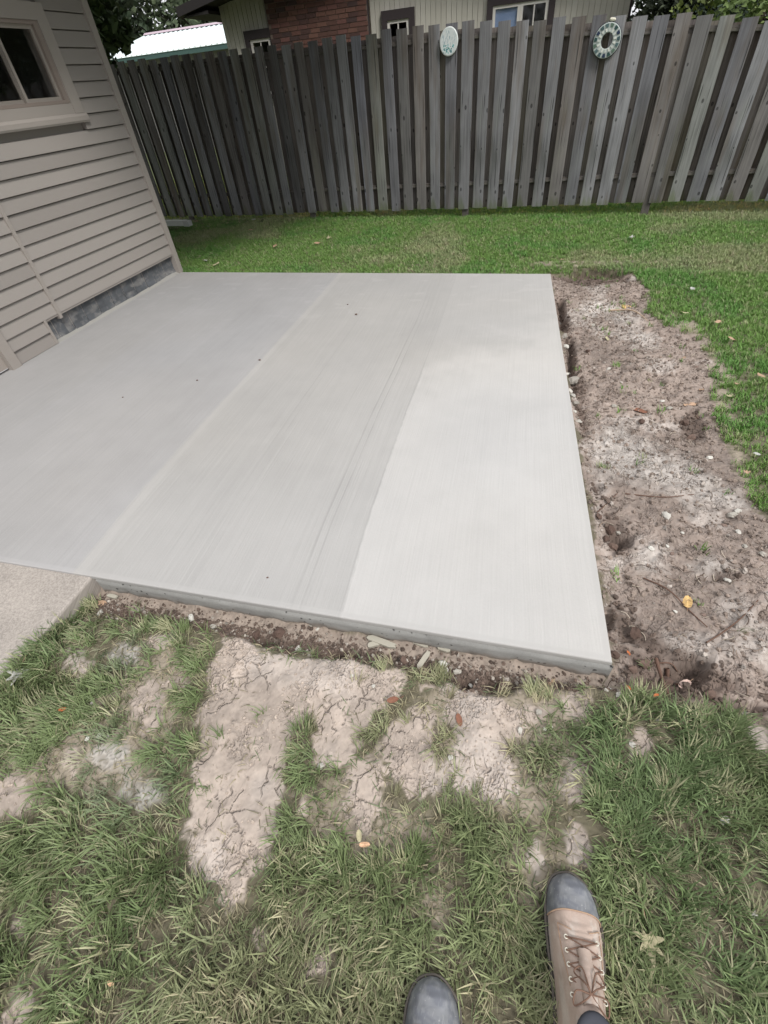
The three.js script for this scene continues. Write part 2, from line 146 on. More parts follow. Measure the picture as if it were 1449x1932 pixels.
{ // the soil round the slab, with its colours
  const W = 2048, HH = 2048, rough = new Float32Array(W * HH), out = [0, 0, 0];
  const mixc = (o, c, t) => { for (let k = 0; k < 3; k++) o[k] += (c[k] - o[k]) * t; };
  const hgt = new Uint8Array(W * HH * 4);
  const colour = tex(W, HH, (u, v, o) => {
    const x = GX0 + u * (GX1 - GX0), z = GZ0 + v * (GZ1 - GZ0); let b = 0.5;
    if (inSlab(x, z, 0.06) || inPath(x, z, 0.06)) { o[0] = o[1] = o[2] = 0.1; return; }
    const n1 = noise(x * 130, z * 130), n2 = fbm(x * 26, z * 26, 3), n3 = fbm(x * 4 + 9, z * 4, 3), j = jag(x, z);
    o[0] = 0.105 + 0.06 * n2; o[1] = 0.092 + 0.055 * n2; o[2] = 0.062 + 0.035 * n2; b = 0.35 + 0.3 * n1;           // soil and thatch under the grass
    const c = fClay(x, z) + j, s = fStrip(x, z) + j, t = fTrench(x, z) + j * 0.6, du = fDust(x, z) + j, sp = fSparse(x, z) + j;
    if (sp > -0.02) mixc(o, [0.30 + 0.1 * n2, 0.25 + 0.09 * n2, 0.20 + 0.07 * n2], 0.75 * sstep(-0.02, 0.05, sp));
    if (c > -0.015) {
      const w = sstep(-0.015, 0.006, c), wx = x + (n2 - 0.5) * 0.05, wz = z + (fbm(x * 26 + 40, z * 26, 3) - 0.5) * 0.05;
      const [e1, id] = cells(wx * 17, wz * 17), [e2, id2] = cells(wx * 62, wz * 62), patch = sstep(0.5, 0.66, n3), fine = sstep(0.50, 0.7, fbm(x * 7 + 30, z * 7, 2));
      const k1 = sstep(0.05, 0.012, e1) * sstep(0.48, 0.62, fbm(x * 9, z * 9 + 50, 2)), k2 = sstep(0.13, 0.02, e2) * (0.08 + 0.92 * fine) * sstep(0.35, 0.6, noise(x * 22 + 4, z * 22));
      const cr = Math.max(k1, k2 * 0.6), tone = 0.74 + 0.34 * n2 + 0.22 * sstep(0.35, 0.65, fbm(x * 8 + 90, z * 8, 3)) + 0.10 * (id - 0.5) + 0.26 * (id2 - 0.5) * (0.35 + 0.65 * fine) + 0.16 * (n1 - 0.5), pal = 0.5 * patch;
      const q = [lerp(0.385, 0.45, pal) * tone, lerp(0.322, 0.40, pal) * tone, lerp(0.277, 0.365, pal) * tone];
      mixc(q, [0.27, 0.215, 0.18], cr * 0.7);
      mixc(o, q, w); b = lerp(b, 0.55 + 0.25 * n2 + 0.4 * (id2 - 0.5) * (0.3 + 0.7 * fine) + 0.1 * n1 - 0.85 * cr, w);
    }
    if (du > -0.03) { const w = sstep(-0.03, 0.02, du) * (0.55 + 0.45 * sstep(0.3, 0.6, n2)); mixc(o, [0.44 * (0.7 + 0.5 * n1), 0.415 * (0.7 + 0.5 * n1), 0.385 * (0.7 + 0.5 * n1)], w * 0.8); b = lerp(b, 0.4 + 0.5 * n1, w); }
    if (s > -0.02) {
      const w = sstep(-0.02, 0.01, s), wx = x + (n2 - 0.5) * 0.06, wz = z + (fbm(x * 30 + 80, z * 30, 2) - 0.5) * 0.06, [e, id] = cells(wx * 42, wz * 70), cr = sstep(0.22, 0.04, e), g = noise(x * 210, z * 210);
      const p = Math.max(sstep(-0.05, 0.10, fPale(x, z) + j * 1.3), 0.55 * sstep(0.60, 0.75, n3)), grit = sstep(0.62, 0.8, noise(x * 75 + 11, z * 75)) * 0.5;
      const tone = 0.62 + 0.34 * n2 + 0.34 * sstep(0.3, 0.7, fbm(x * 2.6 + 70, z * 2.6, 3)) + 0.16 * (id - 0.5) + 0.14 * (g - 0.5), m = clamp(p * (0.75 + 0.3 * id) + grit * 0.25);
      const q = [lerp(0.285, 0.49, m) * tone, lerp(0.228, 0.445, m) * tone, lerp(0.196, 0.41, m) * tone];
      mixc(q, [0.14, 0.106, 0.088], cr * 0.5 * sstep(0.35, 0.6, noise(x * 17, z * 17 + 3)));
      const k = sstep(-0.02, 0.03, fDark(x, z) + j * 0.8); mixc(q, [0.135 * tone, 0.098 * tone, 0.080 * tone], k * 0.85);
      mixc(o, q, w); b = lerp(b, 0.45 + 0.4 * n2 + 0.16 * (id - 0.5) - 0.3 * cr * sstep(0.35, 0.6, noise(x * 17, z * 17 + 3)) + 0.1 * g, w);
    }
    if (t > -0.02) {
      const w = sstep(-0.02, 0.01, t), d = nearZ(x) < z ? z - nearZ(x) : 0, mud = sstep(0.085, 0.05, d + (n2 - 0.5) * 0.05), tone = 0.72 + 0.55 * n2 + 0.3 * (n1 - 0.5);
      const q = [lerp(0.135, 0.30, mud) * tone, lerp(0.098, 0.245, mud) * tone, lerp(0.079, 0.205, mud) * tone];
      mixc(o, q, w); b = lerp(b, 0.4 + 0.4 * n2 + 0.25 * n1, w);
    }
    const h = sstep(-0.01, 0.015, fHole(x, z) + j * 0.4); if (h > 0) mixc(o, [0.135 * (0.7 + 0.6 * n2), 0.098 * (0.7 + 0.6 * n2), 0.08 * (0.7 + 0.6 * n2)], h * 0.85);
    const i = Math.floor(u * W), jj = Math.floor(v * HH), k = (jj * W + i) * 4; hgt[k] = hgt[k + 1] = hgt[k + 2] = 255 * clamp(b); hgt[k + 3] = 255;
  });
  const bump = new THREE.DataTexture(hgt, W, HH); bump.magFilter = THREE.LinearFilter; bump.needsUpdate = true;
  colour.wrapS = colour.wrapT = bump.wrapS = bump.wrapT = THREE.ClampToEdgeWrapping;
  const xs = steps([[GX0, -1.9, 0.03], [-1.9, 1.15, 0.0115], [1.15, GX1, 0.03]]), zs = steps([[GZ0, -1.35, 0.014], [-1.35, 0.35, 0.0115], [0.35, GZ1, 0.03]]);
  single('soil', sheet(xs, zs, (x, z) => inSlab(x, z, 0.12) || inPath(x, z, 0.12)), std({ map: colour, bumpMap: bump, bumpScale: 0.013, roughness: 1 }), 'bare brown and dried cracked soil around the new patio slab', 'soil', null, 'structure');
  const far = tex(512, 512, (u, v, o) => { const n = fbm(u * 40, v * 40, 4), m = noise(u * 230, v * 230); o[0] = 0.07 + 0.06 * n + 0.02 * m; o[1] = 0.085 + 0.07 * n + 0.02 * m; o[2] = 0.035 + 0.03 * n; });
  far.repeat.set(6, 8);
  const xo = steps([[-90, -10, 8], [-10, GX0, 0.15], [GX0, GX1, 0.15], [GX1, 8, 0.15], [8, 90, 8]]), zo = steps([[-120, -12, 8], [-12, GZ0, 0.15], [GZ0, GZ1, 0.15], [GZ1, 4, 0.3], [4, 60, 8]]);
  single('ground', sheet(xo, zo, (x, z) => (x > GX0 && x < GX1 && z > GZ0 && z < GZ1) || inSlab(x, z, 0.12) || inPath(x, z, 0.12) || (x < -4.2 && x > -10 && z > -5.1 && z < 8)), std({ map: far, roughness: 1 }), 'earth under the lawn reaching out behind the fence', 'ground', null, 'structure');
}
{ // new slab
  const X0 = -4.4, X1 = 0.7, Z0 = -5.5, Z1 = -0.7, W = 2048;
  const bumpd = new Uint8Array(W * W * 4);
  const colour = tex(W, W, (u, v, o) => {
    const x = X0 + u * (X1 - X0), z = Z0 + v * (Z1 - Z0), wob = (noise(z * 1.3, 4.2) - 0.5) * 0.03, xs = x + wob;
    const str = noise(xs * 420, z * 5) * 0.5 + noise(xs * 190 + 50, z * 2.2) * 0.3 + noise(xs * 60, z * 0.9) * 0.2, spec = noise(x * 260, z * 260), mot = fbm(x * 1.7 + 4, z * 1.7, 4), mot2 = fbm(x * 9, z * 9, 3);
    const ed = (noise(z * 40, 7) - 0.5) * 0.006 + (noise(z * 1.1, 2) - 0.5) * 0.02, cutAt = (c, w = 0.012) => sstep(c - w, c + w, xs + ed);   // bands left by each pull of the broom
    let k = lerp(0.380, 0.388, cutAt(-3.1)), cool = lerp(0.014, 0.018, cutAt(-3.1)); k = lerp(k, 0.378, cutAt(-2.44)); k = lerp(k, 0.412, cutAt(-1.80)); cool *= 1 - cutAt(-1.80); k = lerp(k, 0.39, cutAt(-1.745));  // left bands carry sky reflection and house shade as a bluish, slightly darker colour
    const zr = -2.86 - (x + 0.52) * 1.05 + (fbm(x * 5, z * 5, 3) - 0.5) * 0.9;
    k = lerp(k, lerp(0.405, 0.468, sstep(-0.35, 0.35, z - zr)), cutAt(-0.52, 0.006));
    const g = Math.max(sstep(0.008, 0.003, Math.abs(xs + 0.735)), sstep(0.007, 0.002, Math.abs(xs + 0.695)), 0.5 * sstep(0.006, 0.002, Math.abs(xs + 0.53)), 0.35 * sstep(0.01, 0.003, Math.abs(xs + 1.25))) * sstep(-4.6, -3.2, z) * (0.45 + 0.55 * noise(3, z * 7));
    k *= 0.93 + (xs > -0.52 ? 0.07 : 0.13) * (str - 0.5) + 0.14 * mot + 0.07 * (mot2 - 0.5) + 0.035 * (spec - 0.5);
    k *= 1 - 0.13 * g;
    const e = Math.min(edgeX(z) - x, nearZ(x) - z, z - farZ(x)), rim = sstep(0.036, 0.026, e);       // smooth band left by the edging tool
    k = lerp(k, 0.43 * (0.93 + 0.14 * mot), rim * 0.5);
    const chalk = sstep(0.68, 0.74, fbm(x * 6 + 20, z * 11, 4)) * sstep(-3.2, -4.4, z) * 0.3; k = lerp(k, 0.47, chalk);
    const warm = 0.03 * (fbm(x * 0.9 + 30, z * 0.9, 2) - 0.5);
    o[0] = k * (1.0 - cool + warm); o[1] = k * (0.968 - cool * 0.5); o[2] = k * (0.936 + cool * 1.3 - warm * 1.5);
    const hole = cells(x * 3.1, z * 3.1); 
    const p = (Math.floor(v * W) * W + Math.floor(u * W)) * 4; bumpd[p] = bumpd[p + 1] = bumpd[p + 2] = 255 * clamp(lerp(0.35 + 0.5 * str + 0.1 * spec, 0.62, rim) - 0.5 * g); bumpd[p + 3] = 255;
  });
  const bump = new THREE.DataTexture(bumpd, W, W); bump.magFilter = THREE.LinearFilter; bump.needsUpdate = true;
  const inset = (d) => SLAB.map(([x, z]) => new THREE.Vector2(x > 0 ? x - d : x, -(z < -4 ? z + d : z - (x > -2 ? d : 0))));
  const B = 0.007, g = new THREE.ExtrudeGeometry(new THREE.Shape(inset(0.006)), { depth: 0.026 - 2 * B, bevelEnabled: true, bevelThickness: B, bevelSize: B, bevelOffset: -B, bevelSegments: 4 });
  g.rotateX(-Math.PI / 2); g.translate(0, -0.026 + B, 0);
  const p = g.attributes.position, nn = g.attributes.normal, uv = g.attributes.uv;
  for (let i = 0; i < p.count; i++) uv.setXY(i, (p.getX(i) - X0) / (X1 - X0), (p.getZ(i) - Z0) / (Z1 - Z0));
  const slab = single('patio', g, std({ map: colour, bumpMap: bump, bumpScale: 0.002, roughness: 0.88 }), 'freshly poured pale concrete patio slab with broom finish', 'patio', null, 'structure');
  // formed side faces below the tooled edge: bug holes, rough foot and mud splashes
  const run = [], P0 = SLAB[1], P1 = SLAB[2], P2 = SLAB[3], legs = [[SLAB[0], P0], [P0, P1], [P1, P2]], v = [], tu = [], ix = []; let acc = 0, base = 0;
  for (const [A, C] of legs) {
    const len = Math.hypot(C[0] - A[0], C[1] - A[1]), nx = (A[1] - C[1]) / len, nz = (C[0] - A[0]) / len, n = Math.round(len / 0.012), R = 9;
    for (let i = 0; i <= n; i++) { const t = i / n, x = lerp(A[0], C[0], t), z = lerp(A[1], C[1], t), s = acc + t * len; for (let r = 0; r <= R; r++) { const q = r / R, y = -0.0185 - 0.15 * q, rough = sstep(0.35, 0.75, q + 0.25 * (fbm(s * 14, 3, 2) - 0.5)), e = r === 0 ? -0.012 : (fbm(s * 40, y * 40, 3) - 0.5) * 0.026 * rough - 0.010 * rough + (noise(s * 30, y * 60) - 0.5) * 0.0015, f = -e; const ends = Math.min(t, 1 - t) * len < 0.004 ? 0 : 1; v.push(x + nx * f * ends, y + (r === 0 ? 0.0015 : 0), z + nz * f * ends); tu.push(s, y + 0.17); } }
    for (let i = 0; i < n; i++) for (let r = 0; r < R; r++) { const a = base + i * (R + 1) + r; ix.push(a, a + 1, a + R + 1, a + 1, a + R + 2, a + R + 1); }
    base += (n + 1) * (R + 1); acc += len;
  }
  const fg = new THREE.BufferGeometry(); fg.setAttribute('position', new THREE.Float32BufferAttribute(v, 3)); fg.setAttribute('uv', new THREE.Float32BufferAttribute(tu, 2)); fg.setIndex(ix); fg.computeVertexNormals();
  const ft = tex(2048, 256, (u, v2, o) => { const s = u * 2, y = v2 * 0.25, n = fbm(s * 10, y * 30, 3), [e, id] = cells(s * 60, y * 60), pit = id > 0.8 && e > 0.25 ? sstep(0.5, 0.8, e) : 0, st = sstep(0.5, 0.68, fbm(s * 7 + 9, y * 9, 4)), g2 = noise(s * 300, y * 300); const m = sstep(0.105, 0.07, y + (fbm(s * 16, y * 20, 3) - 0.5) * 0.05), k = 0.33 * (0.8 + 0.3 * n + 0.12 * (g2 - 0.5)) * (1 - 0.75 * pit); o[0] = lerp(k, 0.20 * (0.6 + 0.8 * n), 0.75 * m); o[1] = lerp(k * 0.985, 0.165 * (0.6 + 0.8 * n), 0.75 * m); o[2] = lerp(k * 0.95, 0.138 * (0.6 + 0.8 * n), 0.75 * m); if (st > 0) for (let i = 0; i < 3; i++) o[i] *= 1 - 0.22 * st; });
  ft.repeat.set(0.5, 4);
  part('side_face', fg, std({ map: ft, bumpMap: ft, bumpScale: 0.004, roughness: 0.95, side: THREE.DoubleSide }), slab);
  // older path
  const pc = tex(1024, 1024, (u, v, o) => { const x = u * 2, z = v * 2, n = noise(x * 190, z * 190), m = fbm(x * 9, z * 9, 4), q = noise(x * 400, z * 400), k = 0.29 + 0.12 * m + 0.13 * (n - 0.5) + 0.12 * (q - 0.5); o[0] = k * 1.06; o[1] = k * 0.95; o[2] = k * 0.86; });
  const ps = new THREE.Shape([[-3.4, -PATH_Z + 0.06], [PATH_X, -PATH_Z + 0.06], [PATH_X - 0.006, 0.45], [PATH_X - 0.012, -0.6], [PATH_X - 0.01, -2], [-3.4, -2]].map(([a, b]) => new THREE.Vector2(a, b - 0.012)));
  const pg = new THREE.ExtrudeGeometry(ps, { depth: 0.09, bevelEnabled: true, bevelThickness: 0.01, bevelSize: 0.01, bevelOffset: -0.01, bevelSegments: 2 });
  pg.rotateX(-Math.PI / 2); pg.translate(0, -0.112, 0); { const a = pg.attributes.uv, q = pg.attributes.position; for (let i = 0; i < q.count; i++) a.setXY(i, q.getX(i) / 2, q.getZ(i) / 2 + q.getY(i)); }
  single('path', pg, std({ map: pc, bumpMap: pc, bumpScale: 0.003, roughness: 0.95 }), 'older worn tan concrete path meeting the patio edge', 'path', null, 'structure');
}
// ------------------------------------------------------------------ house with lap siding (local x out of the wall, z along the wall from the far corner)
const grain = tex(512, 512, (u, v, o) => { const n = fbm(u * 14, v * 90, 3), m = noise(u * 200, v * 300); o[0] = o[1] = o[2] = 0.86 + 0.12 * n + 0.05 * (m - 0.5); });
{
  const HS = thing('house', 'taupe lap sided house wall with slider window beside the patio', 'house', [-3.871, 0, -5.283], -0.03);
  const mats = [0, 1, 2, 3].map((k) => std({ color: new THREE.Color().setRGB(0.286 + 0.014 * k, 0.260 + 0.013 * k, 0.241 + 0.012 * k), roughness: 0.62, bumpMap: grain, bumpScale: 0.0006 }));
  const trim = std({ color: new THREE.Color().setRGB(0.342, 0.308, 0.282), roughness: 0.6 }), trimDark = std({ color: new THREE.Color().setRGB(0.215, 0.178, 0.155), roughness: 0.6 });
  const WZ0 = 0.55, WZ1 = 1.80, WY0 = 1.463, WY1 = 2.158;              // outer edge of the window casing
  const core = new THREE.Shape([[0, 0.02], [9, 0.02], [9, 2.6], [0, 2.6]].map((p) => new THREE.Vector2(...p)));
  core.holes.push(new THREE.Path([[0.66, 1.55], [0.66, 2.08], [1.69, 2.08], [1.69, 1.55]].map((p) => new THREE.Vector2(...p))));
  const cg = new THREE.ExtrudeGeometry(core, { depth: 0.12, bevelEnabled: false }); cg.rotateY(-Math.PI / 2);      // x(shape) -> z, depth -> -x
  cg.translate(-0.03, 0, 0);
  part('wall', cg, mats[0], HS);
  part('rear_wall', between(-5, -0.03, -0.2, 2.6, -0.001, 0.12), mats[1], HS); part('near_wall', between(-5, -0.03, -0.2, 2.6, 8.9, 9), mats[1], HS); part('side_wall', between(-5.1, -5, -0.2, 2.6, 0, 9), mats[1], HS);
  part('room_floor', between(-5, -0.16, 0.3, 0.35, 0.12, 8.9), std({ color: 0x4a3c30 }), HS);
  const rf = part('roof', prism([[0.48, 2.50], [0.48, 2.66], [-2.5, 3.6], [-5.6, 2.66], [-5.6, 2.50], [-0.02, 2.50]], -0.45, 9.4), std({ color: 0x4b4038 }), HS);
  part('gutter', prism([[0.49, 2.54], [0.60, 2.54], [0.62, 2.66], [0.49, 2.66]], -0.45, 9.4), trim, rf);
  const y0 = 0.206, P = 0.1065;
  const board = (k, z0, z1, y) => {
    const t = 0.0175 + 0.002 * noise(k * 3.3, z0), s = 0.0008 * (noise(k, 8) - 0.5);
    part('siding_board', prism([[-0.028, y + 0.004], [t - 0.004, y + s], [t, y + 0.0015], [t, y + 0.006], [0.001, y + P - 0.0062], [-0.028, y + P - 0.004]], z0, z1), mats[Math.floor(hash(k, Math.round(z0 * 10)) * 4)], HS);
  };
  for (let k = -2; k < 22; k++) {
    const y = y0 + P * k, top = y + P, cut = top > WY0 + 0.01 && y < WY1 - 0.01;
    if (k >= 0) { if (cut) { board(k, 0.05, WZ0 + 0.03, y); board(k, WZ1 - 0.03, 1.833, y); } else board(k, 0.05, 1.833, y); }
    if (k >= 0) board(k, 1.862, k < 19 ? 2.44 : 9, y); else { board(k, 2.03, 2.44, y + 0.008); }
    if (k < 19) board(k, 3.47, 9, y);
  }
  // seam strip, corner boards, starter strip, step in the siding
  part('seam_strip', between(-0.02, 0.024, 0.165, 2.5, 1.832, 1.863), trim, HS);
  part('corner_board', between(-0.028, 0.030, 0.0, 2.5, -0.022, 0.052), trim, HS); part('corner_board', between(-0.12, -0.0285, 0.0, 2.5, -0.024, -0.0015), trim, HS);
  part('starter_strip', between(-0.026, 0.012, 0.190, 0.2055, 0.053, 1.831), trim, HS);
  part('starter_strip', between(-0.026, 0.012, 0.190, 0.2055, 1.864, 2.006), trim, HS);
  part('end_trim', between(-0.026, 0.020, 0.004, 0.2135, 2.007, 2.030), trim, HS);
  // foundation: coated blocks with open joints
  const fb = tex(512, 256, (u, v, o) => { const n = fbm(u * 12, v * 7, 4), d = fbm(u * 30 + 4, v * 3, 3), s = sstep(0.46, 0.74, fbm(u * 14 + 40, v * 9, 5)), low = sstep(0.55, 0.78, fbm(u * 60, v * 12 + 70, 4)); let r = 0.065 + 0.06 * n, g = 0.070 + 0.063 * n, b = 0.078 + 0.068 * n; const m = s * 0.55 + low * 0.35; r = lerp(r, 0.27, m); g = lerp(g, 0.26, m); b = lerp(b, 0.25, m); o[0] = r * (0.8 + 0.4 * d); o[1] = g * (0.8 + 0.4 * d); o[2] = b * (0.8 + 0.4 * d); });
  const fbm_ = std({ map: fb, bumpMap: fb, bumpScale: 0.006, roughness: 0.75 });
  part('foundation', between(-0.24, -0.052, -0.2, 0.205, 0.03, 2.03), std({ color: 0x26282b }), HS);
  const js = [0.05, 0.24, 0.43, 0.60, 0.79, 0.97, 1.16, 1.36, 1.55, 1.73, 1.93, 2.02];
  for (let i = 0; i < js.length - 1; i++) {
    const a = js[i] + 0.004, b = js[i + 1] - 0.004, q = -0.028 + 0.006 * hash(i, 3), g = prism([[-0.052, -0.19], [q + 0.010, -0.19], [q + 0.010, 0.02], [q, 0.06], [q - 0.003, 0.189], [-0.052, 0.189]], a, b);
    const uv = g.attributes.uv, p = g.attributes.position; for (let n = 0; n < uv.count; n++) uv.setXY(n, p.getZ(n) * 0.55, p.getY(n) * 2.2);
    part('foundation_block', g, fbm_, HS);
  }
  const fl = new THREE.BufferGeometry(); // ragged fillet of concrete where the slab meets the wall
  { const v = [], n = 90; for (let i = 0; i <= n; i++) { const z = 0.03 + 2.0 * i / n, h = 0.012 + 0.03 * fbm(z * 6, 2, 3), w = 0.016 + 0.022 * fbm(z * 8, 9, 3); v.push(-0.03, h, z, -0.005, h * 0.45, z, w, -0.006, z); }
    const ix = []; for (let i = 0; i < n; i++) for (let k = 0; k < 2; k++) { const a = i * 3 + k; ix.push(a, a + 3, a + 1, a + 1, a + 3, a + 4); } fl.setAttribute('position', new THREE.Float32BufferAttribute(v, 3)); fl.setIndex(ix); fl.computeVertexNormals(); }
  part('concrete_fillet', fl, std({ color: new THREE.Color().setRGB(0.33, 0.32, 0.30), side: THREE.DoubleSide }), HS);
  // door at the near end
  part('door_trim', between(-0.02, 0.036, -0.01, 2.15, 2.442, 2.53), trim, HS); part('door_trim', between(-0.02, 0.036, -0.01, 2.15, 3.38, 3.468), trim, HS); part('door_trim', between(-0.02, 0.036, 2.152, 2.228, 2.442, 3.468), trim, HS);
  const dr = part('door', between(-0.05, -0.006, 0.02, 2.15, 2.532, 3.378), std({ color: new THREE.Color().setRGB(0.34, 0.30, 0.27), roughness: 0.5 }), HS);
  part('handle', new THREE.SphereGeometry(0.03, 12, 8).translate(0.04, 1.0, 3.3), std({ color: 0xb0a080, metalness: 0.9, roughness: 0.35 }), dr);
  // window
  const win = part('window', mergeGeometries([between(-0.02, 0.034, WY1 - 0.10, WY1, WZ0, WZ1), between(-0.02, 0.034, WY0 + 0.03, WY1 - 0.1005, WZ0, WZ0 + 0.112), between(-0.02, 0.034, WY0 + 0.03, WY1 - 0.1005, WZ1 - 0.112, WZ1)]), trim, HS);
  part('sill', prism([[-0.02, WY0 - 0.03], [0.036, WY0 - 0.034], [0.044, WY0 - 0.02], [0.044, WY0 + 0.010], [0.03, WY0 + 0.03], [-0.02, WY0 + 0.03]], WZ0 - 0.015, WZ1 + 0.015), trim, win);
  part('bottom_casing', between(-0.02, 0.028, WY0 + 0.0305, WY0 + 0.098, WZ0 + 0.1125, WZ1 - 0.1125), trim, win);
  const F0 = WZ0 + 0.113, F1 = WZ1 - 0.113, G0 = WY0 + 0.099, G1 = WY1 - 0.101, fr = std({ color: new THREE.Color().setRGB(0.26, 0.215, 0.19), roughness: 0.55 });
  part('frame', mergeGeometries([between(-0.06, 0.02, G0, G0 + 0.022, F0, F1), between(-0.06, 0.02, G1 - 0.022, G1, F0, F1), between(-0.06, 0.02, G0 + 0.0221, G1 - 0.0221, F0, F0 + 0.045), between(-0.06, 0.02, G0 + 0.0221, G1 - 0.0221, F1 - 0.045, F1)]), fr, win);
  const S0 = F0 + 0.046, S1 = F1 - 0.046, Y0 = G0 + 0.0225, Y1 = G1 - 0.0225, mid = 1.085, sashM = std({ color: new THREE.Color().setRGB(0.33, 0.295, 0.265), roughness: 0.5 });
  const glass = new THREE.MeshPhysicalMaterial({ color: 0xffffff, roughness: 0.02, transmission: 1, thickness: 0, ior: 1.5 });
  for (const [a, b, x] of [[S0, mid + 0.012, -0.004], [mid - 0.012, S1, -0.03]]) {
    part('sash', mergeGeometries([between(x - 0.02, x, Y0, Y0 + 0.024, a, b), between(x - 0.02, x, Y1 - 0.024, Y1, a, b), between(x - 0.02, x, Y0 + 0.0241, Y1 - 0.0241, a, a + 0.024), between(x - 0.02, x, Y0 + 0.0241, Y1 - 0.0241, b - 0.024, b)]), sashM, win);
    part('pane', new THREE.PlaneGeometry(b - a - 0.04, Y1 - Y0 - 0.04).rotateY(Math.PI / 2).translate(x - 0.01, (Y0 + Y1) / 2, (a + b) / 2), glass, win);
  }
}
// ------------------------------------------------------------------ shadowbox fence of weathered boards
{
  const M = 0.1481, K = -7.6178, ang = -Math.atan(M), L = Math.cos(ang);      // the line z = K + M x
  const F = thing('fence', 'weathered grey wooden board fence along the back of the yard', 'fence', [0, 0, K], ang);
  const woods = [0, 1].map((q) => tex(256, 2048, (u, v, o) => {
    const x = u * 0.5, y = v * 2, wob = (fbm(y * 1.2 + q * 31, x * 3, 2) - 0.5) * 0.05; let g = noise((x + wob) * 420, y * 2.2 + q * 9) * 0.55 + noise((x + wob) * 150, y * 1.1) * 0.45;
    const big = fbm(x * 6 + q * 5, y * 1.6, 3), blot = fbm(x * 22 + 7, y * 5 + q * 3, 3); let knot = 0, ring = 0;
    for (let n = 0; n < 9; n++) { const kx = hash(n, q * 7 + 1) * 0.5, ky = hash(n, q * 7 + 2) * 2, r = 0.007 + 0.009 * hash(n, q * 7 + 3), d = Math.hypot(x - kx, (y - ky) * 0.55) / r; if (d < 3.5) { knot = Math.max(knot, sstep(1.1, 0.6, d)); ring = Math.max(ring, sstep(3.5, 1, d) * (0.5 + 0.5 * Math.sin(d * 9))); } }
    const crack = sstep(0.88, 0.95, noise(x * 150 + 3, y * 2.4 + q * 40)) * 0.5, k = clamp(0.70 + 0.45 * (g - 0.5) + 0.45 * (big - 0.5) + 0.25 * (blot - 0.5) - 0.5 * knot + 0.10 * ring - crack, 0.12, 1.2), gr = sstep(0.5, 0.75, fbm(x * 5 + 60, y * 1.3, 3));
    const st = sstep(0.5, 0.72, fbm(x * 9 + 80, y * 1.1 + q * 12, 4)), al = sstep(0.16, 0.02, y + (fbm(x * 16, y * 7 + 5, 3) - 0.5) * 0.26) * 0.6; o[0] = lerp(0.285 * k * (1 - 0.03 * gr), 0.20 * k, 0.5 * st); o[1] = lerp(0.285 * k, 0.165 * k, 0.5 * st); o[2] = lerp(0.298 * k * (1 - 0.10 * gr), 0.135 * k, 0.5 * st); o[0] = lerp(o[0], 0.15 * k, al); o[1] = lerp(o[1], 0.19 * k, al); o[2] = lerp(o[2], 0.085 * k, al);
  }));
  const tints = [[1, 1, 1], [0.84, 0.84, 0.87], [1.22, 1.22, 1.22], [1.02, 1.04, 0.93], [0.62, 0.60, 0.58], [1.08, 1.10, 1.2], [0.92, 0.86, 0.80], [1.16, 1.18, 1.08], [0.76, 0.74, 0.70]];
  const mats = []; for (const t of tints) for (const w of woods) mats.push(std({ map: w, bumpMap: w, bumpScale: 0.004, color: new THREE.Color().setRGB(...t), roughness: 0.95 }));
  const backM = tints.slice(0, 5).map((t) => std({ map: woods[1], color: new THREE.Color().setRGB(t[0] * 0.82, t[1] * 0.72, t[2] * 0.64), roughness: 1 }));
  const geos = [];                                                   // unit-height boards 0.14 wide, clipped top corners, slightly cupped
  for (let q = 0; q < 8; q++) {
    const w = 0.07 + 0.003 * (hash(q, 5) - 0.5), n = 8, v = [], uv = [], ix = [], t = 0.009, bow = 0.006 * (hash(q, 9) - 0.5);
    const prof = [[-w, -t + 0.002], [-w + 0.002, -t], [0, -t - 0.0012], [w - 0.002, -t], [w, -t + 0.002], [w, t - 0.002], [w - 0.002, t], [0, t + 0.0012], [-w + 0.002, t], [-w, t - 0.002]], c = prof.length;
    for (let i = 0; i <= n; i++) { const y = i / n, dx = bow * Math.sin(y * Math.PI) + 0.002 * (noise(y * 9, q) - 0.5); for (let k = 0; k <= c; k++) { const [px, pz] = prof[k % c]; v.push(px + dx, y, pz); uv.push((px + (k > 4 && k < 10 ? 0.07 : -0.07) + 0.25 + hash(q, 20)) * 2, y * 0.93 + 0.02 + 0.05 * hash(q, 21)); } }
    for (let i = 0; i < n; i++) for (let k = 0; k < c; k++) { const a = i * (c + 1) + k, b = a + c + 1; ix.push(a, a + 1, b, b, a + 1, b + 1); }
    for (const e of [0, n]) { const o = v.length / 3; for (let k = 0; k < c; k++) { const [px, pz] = prof[k]; v.push(px, e ? 1 : 0, pz); uv.push(px, pz); } for (let k = 1; k < c - 1; k++) e ? ix.push(o, o + k + 1, o + k) : ix.push(o, o + k, o + k + 1); }
    const g = new THREE.BufferGeometry(); g.setAttribute('position', new THREE.Float32BufferAttribute(v, 3)); g.setAttribute('uv', new THREE.Float32BufferAttribute(uv, 2)); g.setIndex(ix); g.computeVertexNormals(); geos.push(g);
  }
  const top = [[-8, 2.02], [-6.2, 1.99], [-4.57, 1.95], [-2.97, 1.915], [-1.06, 1.888], [-0.04, 1.822], [0.93, 1.753], [1.53, 1.706], [1.92, 1.645], [2.25, 1.575], [4, 1.5], [9, 1.5]];
  const bot = [[-8, 0.0], [-5.7, 0.0], [-4, 0.0], [-3, 0.035], [-0.68, 0.045], [1.15, 0.07], [2.2, 0.08], [4, 0.07], [9, 0.06]];
  const at = (l, x) => { for (let i = 1; i < l.length; i++) if (x <= l[i][0]) { const t = (x - l[i - 1][0]) / (l[i][0] - l[i - 1][0]); return lerp(l[i - 1][1], l[i][1], t); } return l[l.length - 1][1]; };
